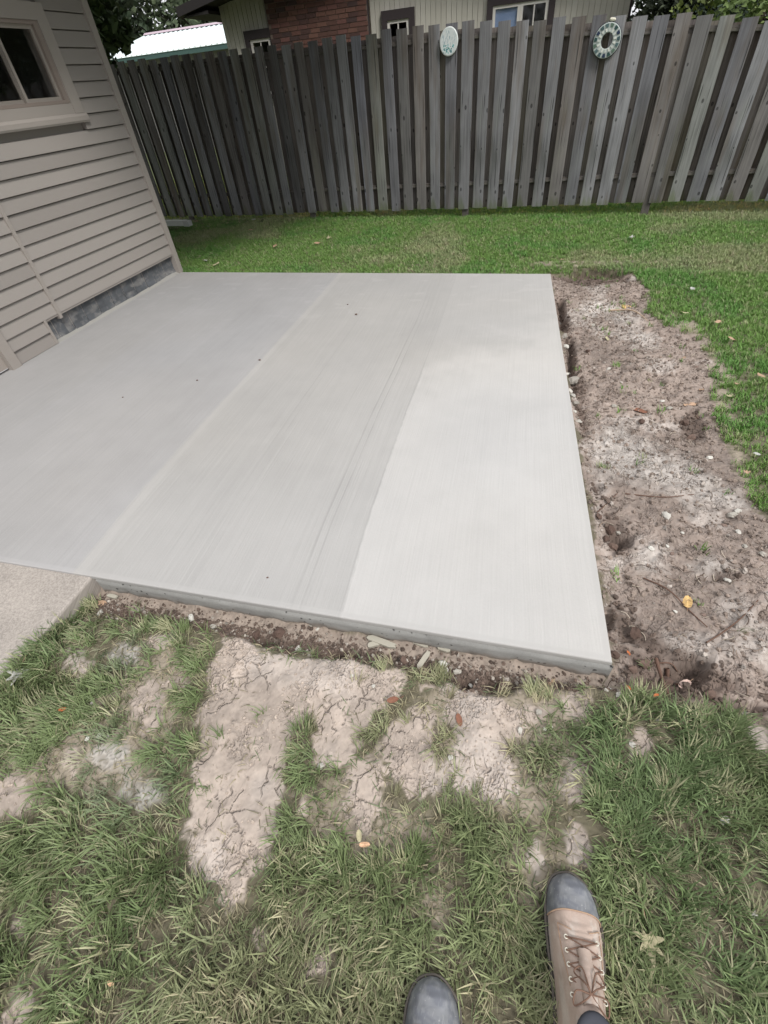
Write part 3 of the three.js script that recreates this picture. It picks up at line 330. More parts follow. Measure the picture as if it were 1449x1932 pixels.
  const PITCH = 0.2035;
  for (let n = -36; n < 27; n++) {
    const u = -0.94 + n * PITCH, x = u * L, d = (hash(n, 1) - 0.5) * 0.012, t = at(top, x) + (hash(n, 2) - 0.5) * 0.034, b = at(bot, x) + (hash(n, 3) - 0.5) * 0.018;
    const m = part('board', geos[Math.floor(hash(n, 4) * 8)], mats[Math.floor(hash(n, 5) * mats.length)], F); m.position.set(u + d, b, 0); m.scale.set(0.94 + 0.1 * hash(n, 8), t - b, 1); m.rotation.z = (hash(n, 6) - 0.5) * 0.006; m.rotation.y = (hash(n, 7) - 0.5) * 0.05;
    const u2 = u + PITCH / 2 + (hash(n, 11) - 0.5) * 0.012, bk = part('back_board', geos[Math.floor(hash(n, 12) * 8)], backM[Math.floor(hash(n, 13) * 5)], F); bk.position.set(u2, at(bot, x) + 0.005, -0.058); bk.scale.y = at(top, x) - at(bot, x) - 0.06; bk.rotation.y = (hash(n, 14) - 0.5) * 0.04;
  }
  const railM = std({ map: woods[0], color: new THREE.Color().setRGB(0.62, 0.56, 0.5), roughness: 1 });
  for (const u of [-8.1, -5.65, -3.19, -0.707, 1.615, 4.06, 6.5]) {
    const y1 = at(top, u * L) - 0.08; part('post', new THREE.BoxGeometry(0.088, y1 + 0.2, 0.034).translate(u, (y1 - 0.2) / 2, -0.029), railM, F);
    for (const [o, list] of [[0.29, bot], [-0.11, top]]) {
      const v = u + 2.44, ya = at(list, u * L) + o, yb = at(list, v * L) + o, g = new THREE.BoxGeometry(Math.hypot(2.35, yb - ya), 0.045, 0.034); g.rotateZ(Math.atan2(yb - ya, 2.44)); g.translate(u + 1.22, (ya + yb) / 2, -0.029); part('rail', g, railM, F);
    }
  }
  // ornaments hung on the boards
  const loc = (x, z) => new THREE.Vector3(x, 0, z);
  const disc = (rx, ry, hx, hy, t) => { const s = new THREE.Shape(); s.absellipse(0, 0, rx, ry, 0, Math.PI * 2); if (hx) { const h = new THREE.Path(); h.absellipse(0, 0, hx, hy, 0, Math.PI * 2, true); s.holes.push(h); } return new THREE.ExtrudeGeometry(s, { depth: t, bevelEnabled: true, bevelThickness: 0.006, bevelSize: 0.006, bevelOffset: -0.006, bevelSegments: 3, curveSegments: 36 }); };
  const cv = document.createElement('canvas'); cv.width = cv.height = 256; const c = cv.getContext('2d');
  c.fillStyle = '#dfe6e6'; c.fillRect(0, 0, 256, 256);
  for (let i = 0; i < 60; i++) { c.strokeStyle = ['#9fb6c0', '#7fa3ad', '#b9c8cf', '#f4f6f5'][i % 4]; c.lineWidth = 2 + 3 * hash(i, 3); c.beginPath(); const x = 40 + 176 * hash(i, 1), y = 20 + 130 * hash(i, 2); c.moveTo(x, y); c.lineTo(x + 12 * (hash(i, 5) - 0.5), y + 18 + 20 * hash(i, 4)); c.stroke(); }
  for (let i = 0; i < 46; i++) { c.fillStyle = ['#3f8f96', '#2f6f7c', '#78b7b9', '#4a7d6f', '#9fd0cf'][i % 5]; c.beginPath(); c.ellipse(60 + 136 * hash(i, 7), 150 + 76 * hash(i, 8), 4 + 9 * hash(i, 9), 3 + 5 * hash(i, 6), 6 * hash(i, 10), 0, 7); c.fill(); }
  const ct = new THREE.CanvasTexture(cv); ct.colorSpace = THREE.SRGBColorSpace;
  const dg = disc(0.108, 0.12, 0, 0, 0.014); { const uv = dg.attributes.uv, p = dg.attributes.position; for (let i = 0; i < uv.count; i++) uv.setXY(i, 0.5 + p.getX(i) / 0.23, 0.5 + p.getY(i) / 0.25); }
  const pl = thing('garden_plaque', 'oval white and teal glazed plaque hung on the fence', 'plaque', [-0.955, 1.612, K + M * -0.955 + 0.034], ang); pl.rotation.z = -0.06;
  part('plate', dg.translate(0, 0.12, 0), std({ map: ct, roughness: 0.35 }), pl);
  part('rim', new THREE.TorusGeometry(0.106, 0.006, 6, 40).scale(1, 1.11, 1).translate(0, 0.12, 0.012), std({ color: 0xe6ebe8, roughness: 0.4 }), pl);
  const rg = thing('mosaic_ring', 'round mosaic ring of dark teal glass and white grout lines hung on the fence', 'wall ornament', [0.772, 1.437, K + M * 0.772 + 0.036], ang); rg.rotation.z = -0.12;
  part('ring_body', disc(0.138, 0.138, 0.058, 0.062, 0.016).translate(0, 0.14, 0), std({ color: 0xb9c2bf, roughness: 0.7 }), rg);
  const tm = [[70, 92, 96], [52, 80, 78], [88, 110, 112], [44, 58, 84], [96, 118, 104]].map((q) => std({ color: srgb(...q), roughness: 0.25 })), wm = [[222, 224, 216], [206, 210, 204]].map((q) => std({ color: srgb(...q), roughness: 0.4 }));
  for (let i = 0; i < 15; i++) for (const [r0, r1] of [[0.068, 0.094], [0.101, 0.130]]) {
    const a0 = (i + 0.10 + (r0 < 0.08 ? 0.3 : 0)) / 15 * Math.PI * 2, a1 = a0 + Math.PI * 2 / 15 * (r0 < 0.08 ? 0.5 : 0.66), s = new THREE.Shape([[r0, a0 + 0.02], [r1, a0], [r1 * 1.005, (a0 + a1) / 2], [r1, a1], [r0, a1 - 0.03]].map(([r, a]) => new THREE.Vector2(r * Math.cos(a), r * Math.sin(a))));
    part('tile', new THREE.ExtrudeGeometry(s, { depth: 0.006, bevelEnabled: false }).translate(0, 0.14, 0.0225), r0 < 0.08 ? wm[i % 2] : tm[(i * 3) % 5], rg);
  }
  part('rim', new THREE.TorusGeometry(0.139, 0.006, 6, 40).translate(0, 0.14, 0.008), std({ color: 0x252a33, roughness: 0.4 }), rg);
  part('hanger', new THREE.CapsuleGeometry(0.014, 0.035, 4, 10).rotateZ(Math.PI / 2).translate(0.004, 0.297, 0.008), std({ color: 0xd8d4c0, roughness: 0.4 }), rg);
}
// ------------------------------------------------------------------ neighbour's house behind the fence
{
  const Z = -13, N = thing('neighbour_house', 'cream grooved panel house with brick section and dark window trim behind the fence', 'house', [0, 0, Z], 0);
  const cream = [0, 1, 2].map((k) => std({ color: new THREE.Color().setRGB(0.50 + 0.02 * k, 0.475 + 0.02 * k, 0.42 + 0.02 * k), roughness: 0.8, bumpMap: grain, bumpScale: 0.001 }));
  const darkT = std({ color: srgb(52, 44, 46), roughness: 0.7 }), white = std({ color: srgb(214, 210, 204), roughness: 0.6 });
  const top = (x) => 2.92 + 0.13 * (x < -2.4 ? x + 6.6 : 1.8 - x) ;
  const WINS = [[-5.92, -5.235, 1.35, 2.43], [-2.93, -2.27, 1.30, 2.425], [-0.88, 0.352, 1.2, 2.42]], sheath = std({ color: srgb(150, 138, 120) });
  { const sh = new THREE.Shape([[-6.38, -0.1], [1.66, -0.1], [1.66, 2.9], [-2.4, 3.3], [-6.38, 2.9]].map((p) => new THREE.Vector2(...p))); for (const [a, b, c, d] of WINS) sh.holes.push(new THREE.Path([[a + 0.1, c + 0.07], [a + 0.1, d - 0.13], [b - 0.1, d - 0.13], [b - 0.1, c + 0.07]].map((p) => new THREE.Vector2(...p)))); part('wall', new THREE.ExtrudeGeometry(sh, { depth: 0.15, bevelEnabled: false }).translate(0, 0, -0.17), sheath, N); }
  part('side_wall', between(-6.38, -6.23, -0.1, 2.88, -6.85, -0.171), sheath, N); part('side_wall', between(1.51, 1.66, -0.1, 2.88, -6.85, -0.171), sheath, N); part('rear_wall', between(-6.38, 1.66, -0.1, 2.88, -7, -6.851), sheath, N); part('room_floor', between(-6.22, 1.5, 0.3, 0.4, -6.84, -0.172), std({ color: srgb(120, 100, 80) }), N);
  const holes = [[-5.88, -5.26], [-2.88, -2.3], [-0.85, 0.32]];
  for (let i = 0; i < 80; i++) { const x = -6.38 + i * 0.1005; if (x > -5.3 && x < -3.26) continue; const w = WINS.find(([a, b]) => x + 0.0985 > a + 0.1 && x < b - 0.1), m = cream[Math.floor(hash(i, 1) * 3)], f = 0.004 * hash(i, 2); for (const [c, d] of w ? [[0, w[2] + 0.06], [w[3] - 0.12, 2.88]] : [[0, 2.88]]) part('siding_plank', between(x + 0.004, x + 0.0985, c, d, -0.018, f), m, N); }
  const brickM = [[98, 68, 60], [88, 62, 55], [106, 76, 66], [78, 56, 52], [70, 54, 52], [104, 72, 66]].map((c) => std({ color: srgb(...c), roughness: 0.95, bumpMap: grain, bumpScale: 0.004 }));
  part('mortar', between(-5.31, -3.20, 0, 3.2, -0.02, 0.09), std({ color: srgb(112, 98, 90), roughness: 1 }), N);
  const bg = [0, 1, 2].map((k) => new THREE.BoxGeometry(0.198, 0.060, 0.05));
  for (let r = 0; r < 20; r++) for (let i = 0; i < 10; i++) { const x = -5.31 + 0.105 + i * 0.2095 + (r % 2 ? 0.0 : 0.0), off = r % 2 ? 0.05 : -0.0; const b = part('brick', bg[i % 3], brickM[Math.floor(hash(i, r) * 6)], N); b.position.set(Math.min(x + off, -3.302), 1.66 + r * 0.0705, 0.072 + 0.005 * hash(r, i)); }
  for (const s of [-5.305, -3.205]) part('corner_trim', between(s - 0.02, s + 0.02, 0, 3, -0.01, 0.085), darkT, N).visible = true;
  part('corner_trim', between(1.66, 1.70, 0, 2.9, -0.05, 0.03), darkT, N);
  const glass = new THREE.MeshPhysicalMaterial({ roughness: 0.03, transmission: 1, thickness: 0 }), sky_reflection = std({ color: srgb(120, 140, 175), roughness: 0.8 });
  const windowAt = (x0, x1, y0, y1, n, skyRefl) => {
    const w = part('window', mergeGeometries([between(x0, x1, y1 - 0.14, y1, 0.005, 0.07), between(x0, x0 + 0.11, y0, y1 - 0.1405, 0.005, 0.07), between(x1 - 0.11, x1, y0, y1 - 0.1405, 0.005, 0.07), between(x0 + 0.1105, x1 - 0.1105, y0, y0 + 0.08, 0.005, 0.07)]), darkT, N);
    const a = x0 + 0.111, b = x1 - 0.111, c = y0 + 0.081, d = y1 - 0.141, s = (b - a) / n;
    for (let k = 0; k < n; k++) {
      const l = a + k * s, r = l + s - 0.002; part('sash', mergeGeometries([between(l, r, d - 0.045, d, 0.006, 0.05), between(l, r, c, c + 0.045, 0.006, 0.05), between(l, l + 0.05, c + 0.0455, d - 0.0455, 0.006, 0.05), between(r - 0.05, r, c + 0.0455, d - 0.0455, 0.006, 0.05)]), white, w);
      const isRefl = skyRefl && k === 0; if (isRefl) part('sky_reflection', between(l + 0.051, r - 0.051, c + 0.046, d - 0.046, 0.0072, 0.012), sky_reflection, w);  // bluish sheet painted to stand for the sky reflection in this pane
      part('pane', new THREE.PlaneGeometry(r - l - 0.09, d - c - 0.08).translate((l + r) / 2, (c + d) / 2, 0.034), glass, w);
      if (!isRefl) { part('muntin', between((l + r) / 2 - 0.011, (l + r) / 2 + 0.011, c + 0.046, d - 0.046, 0.035, 0.046), white, w); part('muntin', between(l + 0.051, r - 0.051, c + (d - c) * 0.5 - 0.011, c + (d - c) * 0.5 + 0.011, 0.0355, 0.0455), white, w); }
    }
  };
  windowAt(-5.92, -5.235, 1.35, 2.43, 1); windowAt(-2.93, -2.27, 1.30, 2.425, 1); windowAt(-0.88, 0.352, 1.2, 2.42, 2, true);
  const rm = std({ color: srgb(40, 36, 36), roughness: 0.9 });
  part('roof', prism([[-7.05, 2.72], [-7.05, 2.86], [-2.4, 3.62], [2.3, 2.86], [2.3, 2.72], [-2.4, 3.48]], -7.5, 0.55), rm, N);
  part('gable_panel', prism([[-6.38, 2.885], [1.66, 2.885], [-2.4, 3.45]], -0.018, 0.002), cream[1], N);
  part('soffit', prism([[-6.95, 2.70], [-6.39, 2.71], [-6.39, 2.76], [-6.95, 2.72]], -7.2, 0.5), rm, N);
}
{ // outbuilding with a pale ribbed metal roof
  const B = thing('metal_roof_shed', 'low grey outbuilding with pale ribbed metal roof beyond the fence', 'shed', [-11.5, 0, -22], 0);
  part('wall', between(-4.6, 6, -0.1, 2.8, -7.4, -0.5), std({ color: srgb(120, 118, 116) }), B);
  part('gable_wall', prism([[-0.5, 2.7], [-7.4, 2.7], [-3.95, 3.6]].map(([z, y]) => [z, y]), 0, 0.1).rotateY(-Math.PI / 2).translate(-4.5, 0, 0), std({ color: srgb(150, 148, 146) }), B);
  part('fascia', between(-5.0, 6, 2.72, 2.86, -0.05, -0.02), std({ color: srgb(60, 84, 80) }), B);
  const pm = std({ color: srgb(226, 236, 236), roughness: 0.32, metalness: 0.15 }), rib = [[0, 0], [0.02, 0.03], [0.05, 0.03], [0.07, 0]];
  for (let i = 0; i < 24; i++) {
    const x = -5 + i * 0.46, prof = [[0, 0], [0.02, 0.03], [0.055, 0.03], [0.075, 0], [0.23, 0], [0.25, 0.03], [0.285, 0.03], [0.305, 0], [0.459, 0], [0.459, -0.01], [0, -0.01]], g = prism(prof, 0, 4.0); g.rotateX(0.2); g.translate(x, 3.66, -3.92); part('roof_panel', g, pm, B);
    const g2 = prism(prof, -4.0, 0); g2.rotateX(-0.2); g2.translate(x, 3.66, -3.95); part('roof_panel', g2, pm, B);
  }
  part('ridge_cap', prism([[-0.18, -0.02], [0, 0.055], [0.18, -0.02], [0, 0.035]].map(([z, y]) => [z, y]), 0, 11.1).rotateY(-Math.PI / 2).translate(6.1, 3.69, -3.93), std({ color: srgb(190, 172, 182), roughness: 0.4 }), B);
}
// ------------------------------------------------------------------ trees and shrubs
const barkM = std({ color: srgb(72, 62, 52), roughness: 1, bumpMap: grain, bumpScale: 0.01 });
const leafM = (c) => new THREE.MeshPhysicalMaterial({ color: new THREE.Color().setRGB(...c), vertexColors: true, roughness: 0.75, side: THREE.DoubleSide });
function crown(clumps, per, size, aspect = 1.7, droop = 0) {           // clumps: [x, y, z, r]; many folded leaf faces
  const n = clumps.length * per, p = new Float32Array(n * 12), col = new Float32Array(n * 12), ix = new Uint32Array(n * 6), a = new THREE.Vector3(), b = new THREE.Vector3(), c = new THREE.Vector3(); let k = 0;
  for (const [x, y, z, r] of clumps) {
    const t = rr(0.75, 1.25), yel = rr(-0.1, 0.18);
    for (let i = 0; i < per; i++) {
      let ux, uy, uz; do { ux = rr(-1, 1); uy = rr(-1, 1); uz = rr(-1, 1); } while (ux * ux + uy * uy + uz * uz > 1);
      const s = size * rr(0.6, 1.3); a.set(rr(-1, 1), rr(-0.7, 0.5) - droop, rr(-1, 1)).normalize(); b.set(rr(-1, 1), rr(-1, 1), rr(-1, 1)).cross(a).normalize(); c.crossVectors(a, b);
      const cx = x + ux * r, cy = y + uy * r * 0.8, cz = z + uz * r, h = s * 0.5, w = s * 0.5 / aspect, v = t * rr(0.65, 1.35);
      const P = [[-h, 0, 0], [0, -w, 0.12 * s], [h, 0, 0], [0, w, 0.12 * s]];
      for (let q = 0; q < 4; q++) { const [e, f, g] = P[q], o = (k * 4 + q) * 3; p[o] = cx + a.x * e + b.x * f + c.x * g; p[o + 1] = cy + a.y * e + b.y * f + c.y * g; p[o + 2] = cz + a.z * e + b.z * f + c.z * g; col[o] = v * (1 + yel); col[o + 1] = v; col[o + 2] = v * (1 - yel); }
      ix.set([k * 4, k * 4 + 1, k * 4 + 2, k * 4, k * 4 + 2, k * 4 + 3], k * 6); k++;
    }
  }
  const g = new THREE.BufferGeometry(); g.setAttribute('position', new THREE.BufferAttribute(p, 3)); g.setAttribute('color', new THREE.BufferAttribute(col, 3)); g.setIndex(new THREE.BufferAttribute(ix, 1)); g.computeVertexNormals(); return g;
}
function limbs(list) { return mergeGeometries(list.map(([r0, r1, ...pts]) => { const g = tube(pts, 1, 10, 7), p = g.attributes.position, curve = new THREE.CatmullRomCurve3(pts.map((q) => new THREE.Vector3(...q))); for (let i = 0; i <= 10; i++) { const t = i / 10, c = curve.getPointAt(t), r = lerp(r0, r1, t); for (let j = 0; j <= 7; j++) { const k = i * 8 + j; p.setXYZ(k, c.x + (p.getX(k) - c.x) * r, c.y + (p.getY(k) - c.y) * r, c.z + (p.getZ(k) - c.z) * r); } } g.computeVertexNormals(); return g; })); }
function tree(name, label, pos, h, R, trunkR, nc, per, leaf, colour, opt = {}) {
  const T = thing(name, label, opt.cat || 'tree', pos, 0, opt.group), base = opt.base ?? 0.35, br = [], cl = [];
  br.push([trunkR, trunkR * 0.45, [0, -0.15, 0], [0.04 * h, h * 0.3, 0.02 * h], [-0.02 * h, h * 0.6, 0], [0.01 * h, h * 0.85, 0.02 * h]]);
  for (let i = 0; i < nc; i++) {
    const a = i * 2.399 + rr(-0.4, 0.4), f = (i + 0.5) / nc, y = h * (base + (1.02 - base) * f), prof = opt.cone ? (1.05 - f) : Math.sqrt(Math.max(0.05, 1 - Math.pow(f * 2 - 0.9, 2) * 0.8)), d = R * prof * rr(0.35, 1);
    const x = Math.cos(a) * d, z = Math.sin(a) * d; cl.push([x, y, z, R * (opt.clump || 0.32) * rr(0.7, 1.2)]);
    if (i % 3 === 0) br.push([trunkR * 0.32, trunkR * 0.08, [0, Math.max(0.1, y * 0.7), 0], [x * 0.5, y * 0.88, z * 0.5], [x, y, z]]);
  }
  part('trunk', limbs(br), barkM, T); part('crown', crown(cl, per, leaf, opt.aspect, opt.droop), leafM(colour), T); return T;
}
{ // big tree; its canopy out of view is widened and thickened to shade the fence
  const T = thing('overhanging_tree', 'leafy tree behind the house corner, its unseen canopy widened to shade the fence', 'tree', [-8.6, -0.06, -10.6], 0), cl = [], br = [[0.24, 0.1, [0, -0.15, 0], [0.2, 1.6, 0.1], [0.7, 3.2, 0.5], [1.6, 4.6, 1.2]]];
  for (let i = 0; i < 330; i++) { let x, y, z; do { x = rr(-1, 1); y = rr(-1, 1); z = rr(-1, 1); } while (x * x + y * y + z * z > 1); const p = [4.1 + x * 4.5, Math.max(3.45, 4.2 + y * 1.1 + 0.1 * x), 3.7 + z * 4.1]; cl.push([...p, rr(0.45, 0.75)]); if (i % 6 === 0) br.push([0.06, 0.015, [1.0, 3.7, 0.7], [lerp(1.2, p[0], 0.5), 4.2, lerp(1, p[2], 0.5)], p]); }
  for (const q of [[1.55, 2.75, 0.9, 0.5], [1.3, 3.0, 1.0, 0.5], [1.9, 3.05, 1.0, 0.45], [0.9, 2.6, 0.7, 0.55], [1.1, 2.25, 0.6, 0.4], [2.4, 3.3, 0.9, 0.5], [1.75, 2.45, 0.7, 0.28], [0.5, 2.9, 0.6, 0.6], [2.9, 3.3, 0.3, 0.45]]) { cl.push(q); br.push([0.03, 0.01, [0.6, 3.0, 0.4], [0.9, 3.2, 0.7], q.slice(0, 3)]); }
  part('trunk', limbs(br), barkM, T); part('crown', crown(cl, 260, 0.17, 1.6, 0.2), leafM([0.095, 0.14, 0.062]), T);
}
tree('backdrop_tree', 'tall dark tree behind the pale metal roof', [-18.5, -0.06, -33], 11, 5, 0.35, 80, 420, 0.34, [0.06, 0.088, 0.052], { base: 0.12, clump: 0.36 });
tree('backdrop_tree', 'dark tree between the metal roof and the neighbour house', [-12.5, -0.06, -34], 9.5, 4, 0.3, 70, 380, 0.34, [0.055, 0.082, 0.05], { base: 0.12, clump: 0.36 });
tree('evergreen_tree', 'dark evergreen behind the fence beside the cream house', [2.75, -0.06, -12.3], 6.0, 1.45, 0.14, 80, 420, 0.13, [0.045, 0.066, 0.042], { base: 0.06, cone: true, aspect: 3.2, clump: 0.4 });
tree('evergreen_tree', 'second dark evergreen further from the cream house, behind the leafy bush', [4.6, -0.06, -12.8], 6.4, 1.6, 0.14, 80, 420, 0.13, [0.05, 0.075, 0.045], { base: 0.06, cone: true, aspect: 3.2, clump: 0.4 });
tree('leafy_bush', 'bright green leafy bush leaning over the fence top', [2.75, -0.06, -9.1], 2.7, 0.95, 0.06, 36, 170, 0.085, [0.17, 0.23, 0.07], { base: 0.14, clump: 0.34, cat: 'bush' });
tree('backdrop_tree', 'dark tree far behind the evergreens at the end of the fence', [6.5, -0.06, -24], 9, 4.5, 0.3, 50, 170, 0.3, [0.05, 0.078, 0.045], { base: 0.08 });
tree('unseen_yard_tree', 'broad leafy tree across the yard facing the house window', [9.5, -0.06, -3.0], 7.5, 3, 0.25, 44, 130, 0.22, [0.06, 0.10, 0.04], { base: 0.22 });
tree('unseen_yard_tree', 'dense leafy tree at the side of the yard mirrored by the window', [10, -0.06, -9.5], 8, 3.2, 0.25, 44, 130, 0.22, [0.06, 0.10, 0.04], { base: 0.15 });
[[12.5, 3.5, 8, 'unseen tree added beside the front lawn to block low sky'], [9.5, 10, 8.5, 'unseen tree added at the far lawn corner to block low sky'], [3.5, 13.5, 8, 'unseen tree added behind the camera to block low sky'], [-3.5, 14, 9, 'round unseen tree added in line with the path to block low sky'], [13.5, -16, 9, 'unseen tree added beyond the evergreens to block low sky']].forEach(([x, z, h, label]) => tree('unseen_yard_tree', label, [x, -0.06, z], h, h * 0.42, 0.25, 48, 150, 0.26, [0.06, 0.10, 0.04], { base: 0.07, clump: 0.36 }));  // unseen trees added round the yard to cut the low sky light
// ------------------------------------------------------------------ lawn: tufts of blades
function tuftGeo(n, len, lean, spread, width, dir) {
  const v = [], ix = []; let o = 0;
  for (let b = 0; b < n; b++) {
    const a = dir === null ? rr(0, 6.283) : dir + rr(-0.9, 0.9), bx = rr(-spread, spread), bz = rr(-spread, spread), L = len * rr(0.55, 1.15), ln = lean * rr(0.45, 1.25), tw = rr(-0.5, 0.5), W = width * rr(0.7, 1.2), ca = Math.cos(a), sa = Math.sin(a), S = 4;
    let px = bx, py = -0.012, pz = bz;
    for (let s = 0; s <= S; s++) {
      const t = s / S, th = Math.min(ln * (0.25 + 1.15 * t), 1.62), w = W * (1 - Math.pow(t, 2.2)) * 0.5 + 0.0002, c2 = a + 1.5708 + tw * t;
      v.push(px - Math.cos(c2) * w, py, pz - Math.sin(c2) * w, px + Math.cos(c2) * w, py + 0.0004 * s, pz + Math.sin(c2) * w);
      px += ca * Math.sin(th) * L / S; pz += sa * Math.sin(th) * L / S; py += Math.max(-0.002, Math.cos(th) * L / S);
      if (s < S) ix.push(o, o + 1, o + 2, o + 1, o + 3, o + 2); o += 2;
    }
  }
  const g = new THREE.BufferGeometry(); g.setAttribute('position', new THREE.Float32BufferAttribute(v, 3)); g.setIndex(ix); g.computeVertexNormals(); return g;
}
const bladeM = std({ color: 0xffffff, roughness: 0.62, side: THREE.DoubleSide });
function lawn(name, label, geos, list) {
  const L = new THREE.Group(); L.name = name; scene.add(L); tag(L, label, 'grass', null, 'stuff');
  const byGeo = geos.map(() => []); for (const e of list) byGeo[Math.floor(rnd() * geos.length)].push(e);
  const m4 = new THREE.Matrix4(), q = new THREE.Quaternion(), e3 = new THREE.Euler(), s3 = new THREE.Vector3(), p3 = new THREE.Vector3(), col = new THREE.Color();
  geos.forEach((g, k) => {
    const im = new THREE.InstancedMesh(g, bladeM, byGeo[k].length); im.name = 'grass_blades'; im.userData.kind = 'stuff';
    byGeo[k].forEach(([x, z, turn, s, c], i) => { e3.set(rr(-0.12, 0.12), turn, rr(-0.12, 0.12)); q.setFromEuler(e3); im.setMatrixAt(i, m4.compose(p3.set(x, H(x, z), z), q, s3.set(s, s, s))); im.setColorAt(i, col.setRGB(...c)); });
    L.add(im);
  });
}
{
  const flow = (x, z) => fbm(x * 3.2 + 5, z * 3.2 + 2, 2) * 14;
  const tone = (x, z, rear) => {                                      // lush, olive and straw-coloured tufts
    const n = fbm(x * 3.1 + 8, z * 3.1, 3), m = fbm(x * 1.1 + 40, z * 1.1, 2), r = rnd(), v = rr(0.75, 1.25);
    let c = rear ? [0.168, 0.295, 0.068] : [0.172, 0.222, 0.095];
    const lush = sstep(0.5, 0.68, n); c = c.map((e, i) => lerp(e, (rear ? [0.115, 0.265, 0.052] : [0.135, 0.195, 0.080])[i], lush * 0.8));
    const dry = sstep(0.50, 0.7, m) * 0.5 + (r < (rear ? 0.14 : 0.22) ? 0.65 : 0); c = c.map((e, i) => lerp(e, [0.40, 0.365, 0.235][i], clamp(dry)));
    return c.map((e) => e * v);
  };
  const near = [], rear = [], back = [];
  for (let n = 0; n < 26000; n++) {                                   // front lawn
    const x = rr(-2.2, 1.75), z = rr(-1.3, 0.75); if (inSlab(x, z, -0.03) || inPath(x, z, -0.005)) continue;
    const b = bareAt(x, z); let keep = b < -0.03 ? 1 : b < -0.008 ? 0.5 : b < 0.02 ? 0.12 : 0.008;
    if (fStrip(x, z) > 0 || fTrench(x, z) > 0.01) keep = Math.min(keep, 0.006);
    const sp = fSparse(x, z) + jag(x, z); keep *= lerp(1, 0.42, sstep(-0.05, 0.06, sp)); keep *= 0.28 + 0.8 * sstep(0.38, 0.58, fbm(x * 7 + 2, z * 7 + 60, 2));
    if (rnd() > keep) continue;
    const c = tone(x, z, false), du = fDust(x, z); if (du > -0.1) { const t = 0.22 * sstep(-0.1, 0.02, du); for (let i = 0; i < 3; i++) c[i] = lerp(c[i], 0.34, t); }
    near.push([x, z, flow(x, z) + rr(-0.8, 0.8), rr(0.65, 1.15) * lerp(1, 0.8, sstep(-0.08, 0.02, b)), c]);
  }
  for (let n = 0; n < 900; n++) { const z = rr(-0.88, 1.4), x = PATH_X + rr(0.004, 0.05); if (fTrench(x, z) > -0.01 && rnd() < 0.7) continue; near.push([x, z, rr(0, 6.28), rr(0.7, 1.15), tone(x, z, false)]); }
  const step = (x0, x1, z0, z1, n, list) => { for (let k = 0; k < n; k++) { const x = rr(x0, x1), z = rr(z0, z1); if (inSlab(x, z, -0.015) || inHouse(x, z, -0.05) || inPath(x, z, -0.02)) continue;
    const b = bareAt(x, z); let keep = b < -0.01 ? 1 : 0.01; keep *= lerp(1, 0.5, sstep(-0.05, 0.05, fSparse(x, z) + jag(x, z))); if (x < -4.3 && z < -5.3) keep *= sstep(-6.2, -4.6, x) * 0.8; if (z < -7.3 + x * 0.148 && x < -2.5) keep *= 0.5; if (rnd() > keep) continue;
    list.push([x, z, rr(0, 6.283), rr(0.6, 1.1), tone(x, z, true)]); } };
  step(-6, 4.2, -8.6, -5.0, 56000, rear); step(0.5, 4.2, -5.1, -1.2, 26000, rear); step(0.9, 2.6, -1.3, 0.6, 5000, rear);
  for (let k = 0; k < 26000; k++) { const x = rr(-9, 6), z = rr(-12.8, -7.7) + x * 0.148; const c = tone(x, z, true); back.push([x, z, rr(0, 6.283), rr(0.7, 1.2), [c[0] * 1.9, c[1] * 1.45, c[2] * 1.1]]); }  // grass behind the fence: sunlight painted in as a brighter, yellower colour
  const gN = [0, 1, 2, 3, 4, 5, 6].map((k) => tuftGeo(12, 0.083, k < 4 ? 1.1 : 1.4, 0.018, 0.0040, k % 2 ? null : 0));
  const gR = [0, 1, 2, 3].map((k) => tuftGeo(13, 0.050, 0.85, 0.024, 0.0048, null));
  lawn('front_lawn_grass', 'patchy front lawn of matted green and straw blades around the boots', gN, near);
  const thatch = []; for (let n = 0; n < 26000; n++) { const x = rr(-2.0, 1.7), z = rr(-1.2, 0.7); if (inSlab(x, z, -0.03) || inPath(x, z, -0.02)) continue; const b = bareAt(x, z); if (fTrench(x, z) > 0 || fStrip(x, z) > 0.01) continue; if (rnd() > (b < -0.02 ? 0.9 : b < 0.02 ? 0.45 : 0.03)) continue; const t = rnd(), v = rr(0.6, 1.3), c = t < 0.45 ? [0.30, 0.26, 0.17] : t < 0.75 ? [0.17, 0.15, 0.095] : [0.13, 0.17, 0.08]; thatch.push([x, z, rr(0, 6.283), rr(0.5, 1.1), c.map((e) => e * v)]); }
  lawn('lawn_thatch', 'dry straw thatch matted between the tufts of the front lawn', [0, 1, 2].map(() => tuftGeo(6, 0.05, 2.6, 0.03, 0.0032, null)), thatch);
  lawn('back_lawn_grass', 'short green grass between the patio and the fence', gR, rear);
  lawn('neighbour_grass', 'yellowish green grass beyond the fence, its sunlight put into the colour', gR, back);
}
